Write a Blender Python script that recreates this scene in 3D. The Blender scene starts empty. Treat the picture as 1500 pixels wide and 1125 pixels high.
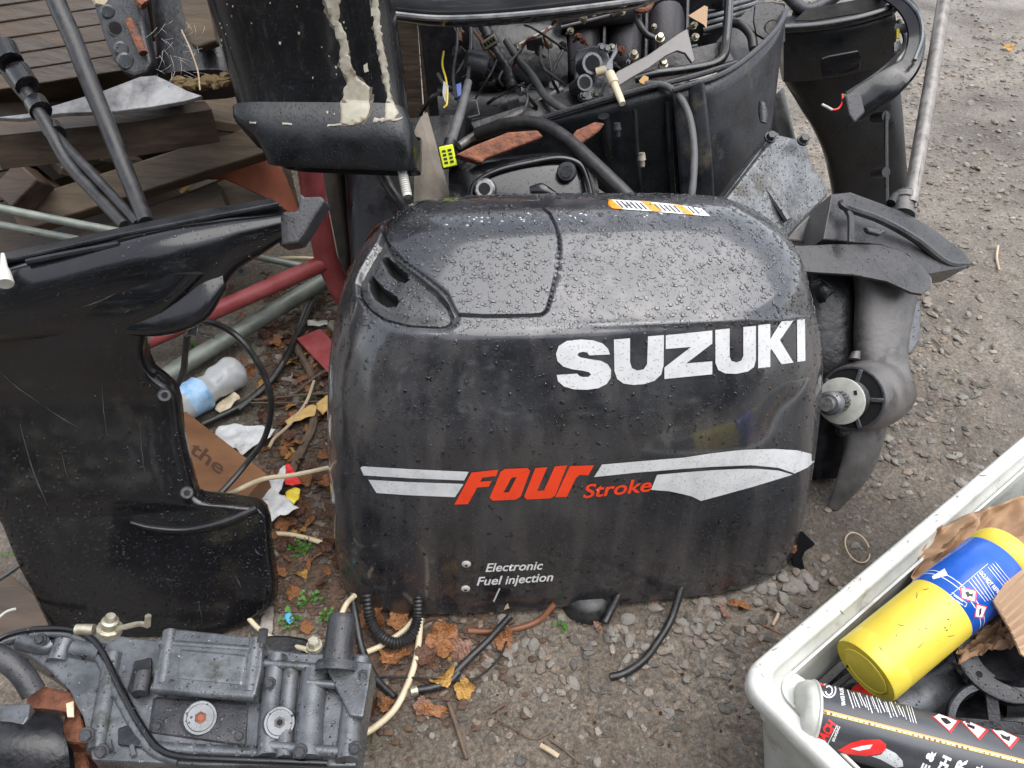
import bpy, bmesh, math, random
import numpy as np
from mathutils import Vector, Matrix, noise
from mathutils.bvhtree import BVHTree
R = random.Random(11)
rad = math.radians
V = Vector
scn = bpy.context.scene
COL = scn.collection

# ------------------------------------------------------------------ camera, sky, sun, exposure
FPX, PITCH, CZ = 1133.0, rad(42), 0.95
cam = bpy.data.cameras.new('camera'); camo = bpy.data.objects.new('camera', cam); COL.objects.link(camo)
camo.location = (0, 0, CZ); camo.rotation_euler = (math.pi/2 - PITCH, 0, 0)
cam.sensor_width = 36; cam.lens = 36*FPX/1500; cam.clip_start = .02; cam.clip_end = 400
scn.camera = camo
wd = bpy.data.worlds.new('World'); scn.world = wd; wd.use_nodes = True
wn, wl = wd.node_tree.nodes, wd.node_tree.links
wn.clear()
SUN_EL, SUN_AZ = rad(72), rad(112)      # azimuth clockwise from +Y
sky = wn.new('ShaderNodeTexSky'); sky.sky_type = 'NISHITA'; sky.sun_disc = False
sky.sun_elevation = SUN_EL; sky.sun_rotation = SUN_AZ
sky.air_density = 1.0; sky.dust_density = 1.5; sky.ozone_density = 1.0
hs = wn.new('ShaderNodeHueSaturation'); hs.inputs['Saturation'].default_value = .3
bg = wn.new('ShaderNodeBackground'); bg.inputs['Strength'].default_value = .15
wo = wn.new('ShaderNodeOutputWorld')
wl.new(sky.outputs[0], hs.inputs['Color']); wl.new(hs.outputs[0], bg.inputs[0]); wl.new(bg.outputs[0], wo.inputs[0])
sd = bpy.data.lights.new('sun', 'SUN'); sd.energy = 1.5; sd.angle = rad(74); sd.color = (1, .97, .93)
so = bpy.data.objects.new('sun', sd); COL.objects.link(so)
sdir = V((math.sin(SUN_AZ)*math.cos(SUN_EL), math.cos(SUN_AZ)*math.cos(SUN_EL), math.sin(SUN_EL)))
so.rotation_euler = sdir.to_track_quat('Z', 'Y').to_euler(); so.location = sdir*8
vs = scn.view_settings; scn.display_settings.display_device = 'sRGB'
vs.view_transform = 'Standard'; vs.look = 'None'; vs.gamma = 1; vs.use_curve_mapping = False; vs.exposure = 1.28
scn.cycles.max_bounces = 7; scn.cycles.transmission_bounces = 5; scn.cycles.transparent_max_bounces = 6
scn.cycles.caustics_reflective = False; scn.cycles.caustics_refractive = False
scn.cycles.sample_clamp_indirect = 4
scn.cycles.use_denoising = True

# ------------------------------------------------------------------ measuring: a photo pixel (1500 x 1125) to a point of the yard
CAM = V((0, 0, CZ)); FW = V((0, math.cos(PITCH), -math.sin(PITCH))); UP = V((0, math.sin(PITCH), math.cos(PITCH))); RT = V((1, 0, 0))
def ray(px, py): return FW + RT*((px-750)/FPX) + UP*((562.5-py)/FPX)
def P(px, py, d): return CAM + ray(px, py)*d
def PZ(px, py, z=0.0):
    r = ray(px, py); return CAM + r*((z-CZ)/r.z)
def PY(px, py, y):
    r = ray(px, py); return CAM + r*(y/r.y)
def PP(px, py, p0, n):
    r = ray(px, py); return CAM + r*((V(p0)-CAM).dot(n)/r.dot(n))
def pxof(p):
    q = V(p)-CAM; d = q.dot(FW); return 750+FPX*q.x/d, 562.5-FPX*q.dot(UP)/d
def crom(pts, n):
    pts = [V(p) for p in pts]; out = []
    ext = [pts[0]*2-pts[1]] + pts + [pts[-1]*2-pts[-2]]
    for i in range(len(pts)-1):
        a, b, c, d = ext[i:i+4]
        for k in range(n):
            t = k/n
            out.append(.5*((2*b)+(c-a)*t+(2*a-5*b+4*c-d)*t*t+(3*b-a-3*c+d)*t**3))
    out.append(pts[-1]); return out
def fbm(p, s=1.0, o=3):
    return noise.fractal(V(p)*s, 1.0, 2.0, o)

# ------------------------------------------------------------------ mesh building
class MB:
    def __init__(s): s.v = []; s.f = []
    def add(s, vs, fs):
        b = len(s.v); s.v += [tuple(v) for v in vs]; s.f += [tuple(b+i for i in f) for f in fs]; return s
    def rings(s, rg, closed=True, caps=True):
        n = len(rg[0]); vs = [p for r in rg for p in r]; fs = []
        for i in range(len(rg)-1):
            for j in range(n if closed else n-1):
                k = (j+1) % n; fs.append((i*n+j, i*n+k, (i+1)*n+k, (i+1)*n+j))
        if caps and closed:
            fs.append(tuple(range(n-1, -1, -1))); b = (len(rg)-1)*n; fs.append(tuple(range(b, b+n)))
        return s.add(vs, fs)
    def tube(s, pts, r, seg=10, n=8, corr=0, caps=True, flat=1.0):
        pts = crom(pts, n) if n > 1 else [V(p) for p in pts]
        m = len(pts); rs = r if callable(r) else (lambda t: r)
        nrm = None; rg = []
        for i, p in enumerate(pts):
            t = (pts[min(i+1, m-1)]-pts[max(i-1, 0)]).normalized()
            if nrm is None: nrm = t.orthogonal().normalized()
            nrm = (nrm-t*nrm.dot(t)).normalized(); b = t.cross(nrm)
            rr = rs(i/(m-1))
            if corr: rr *= 1+.11*(1 if (i % 2) else -1)
            rg.append([p+(nrm*math.cos(a)+b*(math.sin(a)*flat))*rr for a in [2*math.pi*k/seg for k in range(seg)]])
        return s.rings(rg, True, caps)
    def lathe(s, p0, p1, prof, seg=24, caps=True):
        p0, p1 = V(p0), V(p1); ax = (p1-p0); t = ax.normalized(); n = t.orthogonal().normalized(); b = t.cross(n)
        rg = [[p0+ax*u+(n*math.cos(a)+b*math.sin(a))*r for a in [2*math.pi*k/seg for k in range(seg)]] for u, r in prof]
        return s.rings(rg, True, caps)
    def cyl(s, p0, p1, r, seg=16, r1=None):
        return s.lathe(p0, p1, [(0, r), (1, r if r1 is None else r1)], seg)
    def box(s, c, sx, sy, sz, M=None):
        c = V(c); M = M or Matrix.Identity(3)
        vs = [c+M@V((x*sx/2, y*sy/2, z*sz/2)) for x in (-1, 1) for y in (-1, 1) for z in (-1, 1)]
        return s.add(vs, [(0, 1, 3, 2), (4, 6, 7, 5), (0, 4, 5, 1), (2, 3, 7, 6), (0, 2, 6, 4), (1, 5, 7, 3)])
    def beam(s, p0, p1, w, h, up=(0, 0, 1)):
        p0, p1 = V(p0), V(p1); t = (p1-p0).normalized(); sd_ = t.cross(V(up)).normalized(); u = sd_.cross(t)
        M = Matrix((t, sd_, u)).transposed()
        return s.box((p0+p1)/2, (p1-p0).length, w, h, M)
    def prism(s, pts, vec):
        pts = [V(p) for p in pts]; n = len(pts); vec = V(vec)
        fs = [tuple(range(n)), tuple(range(2*n-1, n-1, -1))]+[(i, i+n, (i+1) % n+n, (i+1) % n) for i in range(n)]
        return s.add(pts+[p+vec for p in pts], fs)
    def loft(s, rows, n=3.0, seg=28, sub=4, back=.8, taper=.13):
        """rows: (left point, right point, thickness); each section a superellipse between the two"""
        L = crom([r[0] for r in rows], sub); Rr = crom([r[1] for r in rows], sub); T = crom([V((r[2], 0, 0)) for r in rows], sub)
        rg = []; m = len(L)
        for i in range(m):
            c = (L[i]+Rr[i])/2; w = (Rr[i]-L[i])/2
            ax = ((L[min(i+1, m-1)]+Rr[min(i+1, m-1)])-(L[max(i-1, 0)]+Rr[max(i-1, 0)])).normalized()
            d = ax.cross(w).normalized()
            if d.dot(c-CAM) < 0: d = -d
            th = T[i].x/2
            cc = c+d*th*back; ring = []
            for k in range(seg):
                a = 2*math.pi*k/seg; ca, sa = math.cos(a), math.sin(a)
                ring.append(cc+w*math.copysign(abs(ca)**(2/n), ca)*(1-taper*max(0, sa))+d*th*math.copysign(abs(sa)**(2/n), sa))
            rg.append(ring)
        return s.rings(rg)
    flat = False
    def mesh(s, name, smooth=True, ang=38, origin=None):
        smooth = smooth and not s.flat
        m = bpy.data.meshes.new(name)
        o = V(origin) if origin is not None else V((0, 0, 0))
        m.from_pydata([(x-o.x, y-o.y, z-o.z) for x, y, z in s.v], [], s.f); m.validate()
        bm = bmesh.new(); bm.from_mesh(m); bmesh.ops.recalc_face_normals(bm, faces=bm.faces); bm.to_mesh(m); bm.free()
        if smooth:
            m.polygons.foreach_set('use_smooth', [True]*len(m.polygons)); m.set_sharp_from_angle(angle=rad(ang))
        return m
def link(name, mesh, mat, parent=None):
    o = bpy.data.objects.new(name, mesh); COL.objects.link(o)
    if mat is not None and not mesh.materials: mesh.materials.append(mat)
    if parent is not None:
        o.parent = parent
        if parent.type == 'EMPTY': o.location = -V(parent.location)
    return o
def part(name, mb, mat, parent, bev=0, smooth=True, ang=38, label=None, kind=None):
    o = link(name, mb.mesh(name, smooth, ang), mat, parent)
    if bev: bevel(o, bev)
    if label: o['label'] = label
    if kind: o['kind'] = kind
    return o
def bevel(o, w, seg=2, ang=40):
    b = o.modifiers.new('bevel', 'BEVEL'); b.width = w; b.segments = seg; b.limit_method = 'ANGLE'; b.angle_limit = rad(ang)
def tag(o, label, cat, group=None):
    o['label'] = label; o['category'] = cat
    if group: o['group'] = group
    return o
def thing(name, label, cat, loc, group=None):
    o = bpy.data.objects.new(name, None); COL.objects.link(o); o.location = loc; o.empty_display_size = .05
    return tag(o, label, cat, group)
def solo(name, mb, mat, label, cat, group=None, bev=0, smooth=True, ang=38):
    n = len(mb.v); c = V((sum(v[0] for v in mb.v)/n, sum(v[1] for v in mb.v)/n, min(v[2] for v in mb.v)))
    o = link(name, mb.mesh(name, smooth, ang, origin=c), mat); o.location = c
    if bev: bevel(o, bev)
    return tag(o, label, cat, group)

# ------------------------------------------------------------------ materials
def mat(name, c1, c2=None, rough=.5, metal=0, scale=20, bump=0, bscale=60, c3=None, spec=.5, coat=0, streak=None, rvar=.15, w2=.5, c3t=.62, drops=0, dscale=260, stretch=None, coatr=.08):
    m = bpy.data.materials.new(name); m.use_nodes = True; nt = m.node_tree; N, L = nt.nodes, nt.links
    b = N['Principled BSDF']; tc = N.new('ShaderNodeTexCoord'); mp = N.new('ShaderNodeMapping')
    L.new(tc.outputs['Object'], mp.inputs[0])
    if stretch: mp.inputs['Scale'].default_value = stretch
    b.inputs['Metallic'].default_value = metal; b.inputs['Specular IOR Level'].default_value = spec
    if coat: b.inputs['Coat Weight'].default_value = coat; b.inputs['Coat Roughness'].default_value = coatr
    nz = N.new('ShaderNodeTexNoise'); nz.inputs['Scale'].default_value = scale; nz.inputs['Detail'].default_value = 8; nz.inputs['Roughness'].default_value = .62
    L.new(mp.outputs[0], nz.inputs['Vector'])
    if c2 is None: b.inputs['Base Color'].default_value = (*c1, 1)
    else:
        cr = N.new('ShaderNodeValToRGB'); cr.color_ramp.elements[0].position = .5-w2*.36; cr.color_ramp.elements[1].position = .5+w2*.3
        cr.color_ramp.elements[0].color = (*c1, 1); cr.color_ramp.elements[1].color = (*c2, 1)
        L.new(nz.outputs[0], cr.inputs[0]); col = cr.outputs[0]
        if c3 is not None:
            n2 = N.new('ShaderNodeTexNoise'); n2.inputs['Scale'].default_value = scale*.37; n2.inputs['Detail'].default_value = 9; n2.inputs['Roughness'].default_value = .7
            L.new(mp.outputs[0], n2.inputs['Vector'])
            r2 = N.new('ShaderNodeValToRGB'); r2.color_ramp.elements[0].position = c3t-.04; r2.color_ramp.elements[1].position = c3t+.04
            L.new(n2.outputs[0], r2.inputs[0])
            mx = N.new('ShaderNodeMix'); mx.data_type = 'RGBA'; L.new(r2.outputs[0], mx.inputs[0]); L.new(col, mx.inputs[6]); mx.inputs[7].default_value = (*c3, 1)
            col = mx.outputs[2]
        if streak:
            sm = N.new('ShaderNodeMapping'); sm.inputs['Scale'].default_value = (1, 1, .06); L.new(tc.outputs['Object'], sm.inputs[0])
            n3 = N.new('ShaderNodeTexNoise'); n3.inputs['Scale'].default_value = 34; n3.inputs['Detail'].default_value = 5; L.new(sm.outputs[0], n3.inputs['Vector'])
            r3 = N.new('ShaderNodeValToRGB'); r3.color_ramp.elements[0].position = .46; r3.color_ramp.elements[1].position = .7
            L.new(n3.outputs[0], r3.inputs[0])
            mu = N.new('ShaderNodeMath'); mu.operation = 'MULTIPLY'; mu.inputs[1].default_value = .75; L.new(r3.outputs[0], mu.inputs[0])
            mx = N.new('ShaderNodeMix'); mx.data_type = 'RGBA'; L.new(mu.outputs[0], mx.inputs[0]); L.new(col, mx.inputs[6]); mx.inputs[7].default_value = (*streak, 1)
            col = mx.outputs[2]
        L.new(col, b.inputs['Base Color'])
    mr = N.new('ShaderNodeMapRange'); mr.inputs[1].default_value = .3; mr.inputs[2].default_value = .7
    mr.inputs[3].default_value = max(.02, rough-rvar); mr.inputs[4].default_value = min(1, rough+rvar)
    L.new(nz.outputs[0], mr.inputs[0]); L.new(mr.outputs[0], b.inputs['Roughness'])
    last = None
    if bump:
        nb = N.new('ShaderNodeTexNoise'); nb.inputs['Scale'].default_value = bscale; nb.inputs['Detail'].default_value = 6; L.new(mp.outputs[0], nb.inputs['Vector'])
        bp = N.new('ShaderNodeBump'); bp.inputs['Strength'].default_value = min(1, bump); bp.inputs['Distance'].default_value = .004*max(1, bump)
        L.new(nb.outputs[0], bp.inputs['Height']); last = bp
    if drops:
        vo = N.new('ShaderNodeTexVoronoi'); vo.inputs['Scale'].default_value = dscale; L.new(tc.outputs['Object'], vo.inputs['Vector'])
        rr = N.new('ShaderNodeValToRGB'); rr.color_ramp.interpolation = 'EASE'
        rr.color_ramp.elements[0].position = .05; rr.color_ramp.elements[0].color = (1, 1, 1, 1); rr.color_ramp.elements[1].position = .34; rr.color_ramp.elements[1].color = (0, 0, 0, 1)
        L.new(vo.outputs['Distance'], rr.inputs[0])
        sc = N.new('ShaderNodeSeparateColor'); L.new(vo.outputs['Color'], sc.inputs[0])
        gt = N.new('ShaderNodeMath'); gt.operation = 'GREATER_THAN'; gt.inputs[1].default_value = 1-drops; L.new(sc.outputs[0], gt.inputs[0])
        mm = N.new('ShaderNodeMath'); mm.operation = 'MULTIPLY'; L.new(gt.outputs[0], mm.inputs[0]); L.new(rr.outputs[0], mm.inputs[1])
        bp = N.new('ShaderNodeBump'); bp.inputs['Strength'].default_value = 1; bp.inputs['Distance'].default_value = .0016
        L.new(mm.outputs[0], bp.inputs['Height'])
        if last: L.new(last.outputs[0], bp.inputs['Normal'])
        last = bp
        if coat: L.new(bp.outputs[0], b.inputs['Coat Normal'])
    if last: L.new(last.outputs[0], b.inputs['Normal'])
    return m
def bsdf(m): return m.node_tree.nodes['Principled BSDF']

M_paint = mat('dark_grey_paint', (.017, .018, .022), (.042, .043, .05), rough=.33, scale=13, streak=(.085, .079, .08), metal=.3, coat=1.0, coatr=.085, rvar=.12, drops=.22, dscale=420)
M_lid = mat('dark_grey_paint_lid', (.014, .015, .019), (.032, .034, .04), rough=.27, scale=14, c3=(.07, .065, .055), c3t=.7, metal=.3, coat=1.0, coatr=.09, drops=.22, dscale=420)
M_vent = mat('weathered_black_plastic', (.016, .017, .018), (.06, .062, .066), rough=.42, scale=40, coat=.2, drops=.4, dscale=380)
M_black = mat('gloss_black_paint', (.004, .004, .005), (.008, .008, .01), rough=.2, scale=10, c3=(.026, .023, .017), c3t=.61, coat=.25, coatr=.05, drops=.1, dscale=500, rvar=.1)
M_blackm = mat('satin_black_metal', (.005, .006, .007), (.014, .015, .018), rough=.36, scale=25, drops=.25, dscale=420, bump=.1, bscale=200)
M_pan = mat('dusty_black_pan', (.008, .009, .012), (.026, .028, .034), rough=.36, scale=16, c3=(.075, .066, .055), c3t=.6, drops=.35, dscale=380, bump=.08)
M_rub = mat('black_rubber', (.008, .008, .009), (.026, .025, .025), rough=.4, scale=60, bump=.15, bscale=150, rvar=.12)
M_greyr = mat('grey_rubber', (.05, .05, .052), (.1, .1, .1), rough=.55, scale=60, bump=.1)
M_cast = mat('grey_cast_aluminium', (.07, .075, .082), (.15, .157, .168), rough=.28, metal=.45, scale=34, c3=(.055, .055, .045), c3t=.58, bump=.12, bscale=500, drops=.15, dscale=240)
M_castd = mat('dark_cast_metal', (.025, .026, .03), (.06, .06, .066), rough=.45, metal=.2, scale=30, bump=.2, bscale=300, drops=.2, dscale=350)
M_gear = mat('worn_grey_gearcase', (.075, .071, .07), (.15, .143, .14), rough=.42, metal=.25, scale=24, c3=(.05, .047, .047), c3t=.6, bump=.12, bscale=160)
M_gearp = mat('dark_worn_plate', (.02, .02, .022), (.05, .049, .051), rough=.36, metal=.2, scale=24, c3=(.09, .085, .08), c3t=.66, bump=.12, bscale=160, drops=.15, dscale=300)
M_boxm = mat('wet_grey_cover', (.06, .065, .07), (.16, .165, .17), rough=.3, metal=.4, scale=24, c3=(.06, .055, .05), c3t=.58, bump=.25, bscale=160, drops=.5, dscale=200)
M_engine = mat('purple_grey_engine_casting', (.022, .021, .026), (.06, .056, .062), rough=.45, scale=14, metal=.2, bump=.15, bscale=250)
M_engdark = mat('oily_black_engine', (.003, .003, .004), (.012, .012, .015), rough=.35, scale=30, bump=.3, bscale=90)
M_steel = mat('bright_steel', (.35, .34, .33), (.55, .54, .52), rough=.3, metal=.9, scale=80)
M_zinc = mat('aged_zinc', (.28, .25, .17), (.5, .47, .38), rough=.42, metal=.7, scale=90, bump=.15, bscale=300)
M_pole = mat('worn_steel_pole', (.13, .118, .105), (.27, .25, .235), rough=.42, metal=.6, scale=60, stretch=(1, 1, .25), bump=.08, bscale=200)
M_lever = mat('dull_grey_lever', (.11, .105, .105), (.2, .19, .185), rough=.5, metal=.4, scale=40, bump=.1)
M_rust = mat('flaky_rust', (.09, .03, .016), (.26, .1, .055), rough=.85, scale=50, c3=(.06, .05, .05), c3t=.6, bump=1.2, bscale=120)
M_rustor = mat('rust_red_panel', (.16, .04, .018), (.28, .075, .03), rough=.7, scale=20, bump=.2)
M_red = mat('chipped_red_paint', (.27, .045, .05), (.38, .095, .098), rough=.42, scale=24, c3=(.2, .15, .12), c3t=.64, bump=.15, bscale=120)
M_galv = mat('galvanised_green_grey_pipe', (.13, .15, .13), (.26, .28, .25), rough=.5, metal=.3, scale=30, c3=(.17, .11, .06), c3t=.68, bump=.15)
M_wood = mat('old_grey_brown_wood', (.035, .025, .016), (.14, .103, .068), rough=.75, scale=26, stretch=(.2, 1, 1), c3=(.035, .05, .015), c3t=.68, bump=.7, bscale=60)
M_woodd = mat('dark_shaded_wood', (.014, .0095, .0065), (.078, .052, .035), rough=.6, scale=26, stretch=(.2, 1, 1), bump=.7, bscale=60)  # dark brown wood, colour deepened further for the shade in the pile
M_woodb = mat('orange_brown_wood_block', (.13, .055, .02), (.24, .11, .045), rough=.6, scale=22, stretch=(.4, 1, 1), bump=.25)
M_plank = mat('pale_weathered_plank', (.11, .095, .075), (.22, .19, .155), rough=.75, scale=30, stretch=(1, 1, .2), bump=.4)
M_alu = mat('bright_aluminium_blade', (.09, .09, .092), (.26, .26, .265), rough=.4, metal=.6, scale=30, c3=(.22, .2, .16), c3t=.64, bump=.2)
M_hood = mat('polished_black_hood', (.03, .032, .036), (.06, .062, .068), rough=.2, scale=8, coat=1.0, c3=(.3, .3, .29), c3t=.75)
M_cream = mat('cream_plastic', (.5, .42, .28), (.66, .58, .43), rough=.5, scale=50, bump=.1)
M_offw = mat('dirty_white_plastic', (.36, .355, .32), (.52, .51, .47), rough=.45, scale=40)
M_crate = mat('white_crate_plastic', (.44, .45, .42), (.58, .59, .555), rough=.36, scale=22, c3=(.34, .33, .29), c3t=.62, bump=.12, bscale=160, rvar=.1)
M_yel = mat('yellow_can_paint', (.6, .46, .045), (.7, .56, .07), rough=.33, scale=12, c3=(.3, .22, .03), c3t=.76, rvar=.06)
M_blue = mat('blue_can_label', (.006, .075, .4), (.012, .1, .48), rough=.25, scale=14, c3=(.03, .16, .6), c3t=.68)
M_candark = mat('dark_grey_can_label', (.05, .052, .06), (.075, .077, .085), rough=.34, scale=8, metal=.2)
M_canbase = mat('bare_can_base', (.4, .4, .37), (.55, .55, .5), rough=.45, scale=60, metal=.3)
M_paper = mat('brown_packing_paper', (.27, .16, .09), (.38, .24, .14), rough=.75, scale=16, bump=.5, bscale=40)
M_card = mat('corrugated_cardboard', (.36, .23, .14), (.46, .31, .2), rough=.8, scale=20)
M_white = mat('white_print', (.7, .71, .72), (.8, .8, .8), rough=.35, scale=40, coat=.3, drops=.3, dscale=420)
M_silv = mat('silver_decal', (.5, .51, .52), (.62, .63, .64), rough=.3, scale=30, coat=.35, drops=.3, dscale=420)
M_redp = mat('orange_red_decal', (.72, .045, .01), (.8, .06, .015), rough=.35, scale=30, coat=.3)
M_redg = mat('red_print', (.65, .02, .02), (.7, .03, .025), rough=.4)
M_blk = mat('black_print', (.01, .01, .01), rough=.5)
M_orange = mat('orange_warning_print', (.75, .27, .02), (.82, .32, .03), rough=.4)
M_hole = mat('hole_shade_black', (.003, .003, .003), rough=.8)  # flat black painted in for the darkness inside holes and slots
M_litter = mat('dirty_white_wrapper', (.42, .43, .44), (.68, .69, .7), rough=.5, scale=40, c3=(.2, .15, .1), c3t=.64, bump=.5)
M_redpl = mat('red_wrapper', (.6, .02, .02), (.7, .04, .03), rough=.4, scale=30)
M_yelpl = mat('yellow_wrapper', (.75, .55, .03), (.8, .62, .06), rough=.4, scale=30)
M_twig = mat('brown_twig', (.06, .04, .028), (.14, .1, .07), rough=.8, scale=60, bump=.4)
M_pale = mat('pale_stripped_twig', (.36, .27, .17), (.5, .4, .28), rough=.7, scale=60, bump=.2)
M_cable = mat('cream_cable', (.48, .4, .26), (.6, .52, .37), rough=.5, scale=30, c3=(.25, .2, .13), c3t=.66)
M_browncab = mat('brown_cable', (.13, .045, .02), (.2, .08, .04), rough=.5, scale=40)
M_green = mat('small_green_weed', (.03, .1, .012), (.07, .2, .025), rough=.5, scale=60)
M_stone = mat('grey_stone', (.13, .12, .105), (.29, .265, .235), rough=.6, scale=40, c3=(.2, .15, .11), c3t=.66, bump=.4, bscale=120)
M_leaf = [mat('orange_brown_leaf', (.13, .05, .018), (.33, .14, .05), rough=.5, scale=9, bump=1, bscale=5, c3=(.1, .035, .015), c3t=.6),
          mat('yellow_leaf', (.3, .15, .03), (.48, .28, .07), rough=.5, scale=7, bump=1, bscale=5, c3=(.2, .08, .02), c3t=.6),
          mat('dark_brown_leaf', (.04, .018, .012), (.13, .055, .03), rough=.4, scale=8, bump=1, bscale=5),
          mat('pink_brown_leaf', (.16, .075, .05), (.28, .16, .11), rough=.5, scale=8, bump=1, bscale=5, c3=(.09, .04, .03), c3t=.6)]
M_water = bpy.data.materials.new('water_drop'); M_water.use_nodes = True
_n, _l = M_water.node_tree.nodes, M_water.node_tree.links
_b = bsdf(M_water); _b.inputs['Base Color'].default_value = (1, 1, 1, 1); _b.inputs['Transmission Weight'].default_value = 1; _b.inputs['IOR'].default_value = 1.4; _b.inputs['Roughness'].default_value = .02
_t = _n.new('ShaderNodeBsdfTransparent'); _g = _n.new('ShaderNodeBsdfGlossy'); _g.inputs['Roughness'].default_value = .03
_f = _n.new('ShaderNodeFresnel'); _f.inputs['IOR'].default_value = 1.5; _m1 = _n.new('ShaderNodeMixShader'); _l.new(_f.outputs[0], _m1.inputs[0]); _l.new(_t.outputs[0], _m1.inputs[1]); _l.new(_g.outputs[0], _m1.inputs[2])
_m2 = _n.new('ShaderNodeMixShader'); _m2.inputs[0].default_value = .22; _l.new(_m1.outputs[0], _m2.inputs[1]); _l.new(_b.outputs[0], _m2.inputs[2])
_l.new(_m2.outputs[0], [x for x in _n if x.type == 'OUTPUT_MATERIAL'][0].inputs[0])
M_pet = bpy.data.materials.new('crumpled_clear_plastic'); M_pet.use_nodes = True
_b = bsdf(M_pet); _b.inputs['Base Color'].default_value = (.75, .78, .8, 1); _b.inputs['Transmission Weight'].default_value = .45; _b.inputs['IOR'].default_value = 1.45; _b.inputs['Roughness'].default_value = .12
M_petlab = mat('light_blue_bottle_label', (.2, .42, .7), (.42, .6, .8), rough=.35, scale=60)

# ------------------------------------------------------------------ ground
def gh(x, y):
    return .007*fbm((x, y, 0), 2.2, 4)+.0022*fbm((x, y, 3), 30, 2)
def ground():
    def axis(lo, hi, a, b, st, far):
        c = list(np.arange(lo, hi, st)); l = []; r = []; s_ = st
        x = lo
        while x > a: s_ *= 1.35; x -= s_; l.append(x)
        x = c[-1]; s_ = st
        while x < b: s_ *= 1.35; x += s_; r.append(x)
        return l[::-1]+c+r
    xs = axis(-.75, 1.45, -60, 60, .0085, 60); ys = axis(.2, 2.6, -30, 110, .0085, 60)
    v = [(x, y, gh(x, y) if abs(x) < 6 and -2 < y < 8 else 0) for y in ys for x in xs]
    nx = len(xs); f = [(j*nx+i, j*nx+i+1, (j+1)*nx+i+1, (j+1)*nx+i) for j in range(len(ys)-1) for i in range(nx-1)]
    m = bpy.data.meshes.new('ground'); m.from_pydata(v, [], f); m.polygons.foreach_set('use_smooth', [True]*len(f))
    mt = bpy.data.materials.new('muddy_gravel_ground'); mt.use_nodes = True; nt = mt.node_tree; N, L = nt.nodes, nt.links; b = N['Principled BSDF']
    tc = N.new('ShaderNodeTexCoord')
    def nz(sc, det=8, ro=.6):
        n = N.new('ShaderNodeTexNoise'); n.inputs['Scale'].default_value = sc; n.inputs['Detail'].default_value = det; n.inputs['Roughness'].default_value = ro; L.new(tc.outputs['Object'], n.inputs['Vector']); return n
    def ramp(src, els):
        r = N.new('ShaderNodeValToRGB'); e = r.color_ramp.elements
        e[0].position, e[0].color = els[0][0], (*els[0][1], 1); e[1].position, e[1].color = els[-1][0], (*els[-1][1], 1)
        for p_, c_ in els[1:-1]: q = e.new(p_); q.color = (*c_, 1)
        L.new(src, r.inputs[0]); return r
    def mix(fac, a, c):
        mx = N.new('ShaderNodeMix'); mx.data_type = 'RGBA'
        if isinstance(fac, float): mx.inputs[0].default_value = fac
        else: L.new(fac, mx.inputs[0])
        for s_, q in ((6, a), (7, c)):
            if isinstance(q, tuple): mx.inputs[s_].default_value = (*q, 1)
            else: L.new(q, mx.inputs[s_])
        return mx.outputs[2]
    base = ramp(nz(5).outputs[0], [(.3, (.09, .072, .055)), (.5, (.18, .151, .122)), (.7, (.265, .23, .192))])
    grit = ramp(nz(170, 6, .75).outputs[0], [(.34, (.4, .4, .4)), (.5, (.92, .92, .92)), (.66, (1.55, 1.5, 1.42))])
    mu = N.new('ShaderNodeMix'); mu.data_type = 'RGBA'; mu.blend_type = 'MULTIPLY'; mu.inputs[0].default_value = 1
    L.new(base.outputs[0], mu.inputs[6]); L.new(grit.outputs[0], mu.inputs[7]); col = mu.outputs[2]
    moss = ramp(nz(9, 9, .7).outputs[0], [(.56, (0, 0, 0)), (.66, (1, 1, 1))]); moss2 = ramp(nz(120, 4).outputs[0], [(.42, (0, 0, 0)), (.6, (.75, .75, .75))])
    mm = N.new('ShaderNodeMath'); mm.operation = 'MULTIPLY'; L.new(moss.outputs[0], mm.inputs[0]); L.new(moss2.outputs[0], mm.inputs[1])
    col = mix(mm.outputs[0], col, (.06, .07, .022))
    damp = ramp(nz(1.7, 5, .65).outputs[0], [(.36, (.6, .57, .54)), (.6, (1.08, 1.07, 1.05))])
    dm = N.new('ShaderNodeMix'); dm.data_type = 'RGBA'; dm.blend_type = 'MULTIPLY'; dm.inputs[0].default_value = 1; L.new(col, dm.inputs[6]); L.new(damp.outputs[0], dm.inputs[7]); col = dm.outputs[2]
    # loose grit: small stones of their own tone
    vo = N.new('ShaderNodeTexVoronoi'); vo.inputs['Scale'].default_value = 105
    dn = N.new('ShaderNodeMix'); dn.data_type = 'RGBA'; dn.blend_type = 'LINEAR_LIGHT'; dn.inputs[0].default_value = .012; L.new(tc.outputs['Object'], dn.inputs[6]); L.new(nz(150, 3).outputs[1], dn.inputs[7]); L.new(dn.outputs[2], vo.inputs['Vector'])
    sc = N.new('ShaderNodeSeparateColor'); L.new(vo.outputs['Color'], sc.inputs[0])
    gt = N.new('ShaderNodeMath'); gt.operation = 'GREATER_THAN'; gt.inputs[1].default_value = .55; L.new(sc.outputs[0], gt.inputs[0])
    lt = ramp(vo.outputs['Distance'], [(.3, (.7, .7, .7)), (.55, (0, 0, 0))])
    pm = N.new('ShaderNodeMath'); pm.operation = 'MULTIPLY'; L.new(gt.outputs[0], pm.inputs[0]); L.new(lt.outputs[0], pm.inputs[1])
    st = ramp(sc.outputs[1], [(0, (.1, .095, .09)), (.5, (.17, .16, .145)), (1, (.27, .25, .22))])
    col = mix(pm.outputs[0], col, st.outputs[0])
    L.new(col, b.inputs['Base Color'])
    rr = ramp(nz(7, 6).outputs[0], [(.35, (.26, .26, .26)), (.62, (.62, .62, .62))]); L.new(rr.outputs[0], b.inputs['Roughness'])
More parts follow.
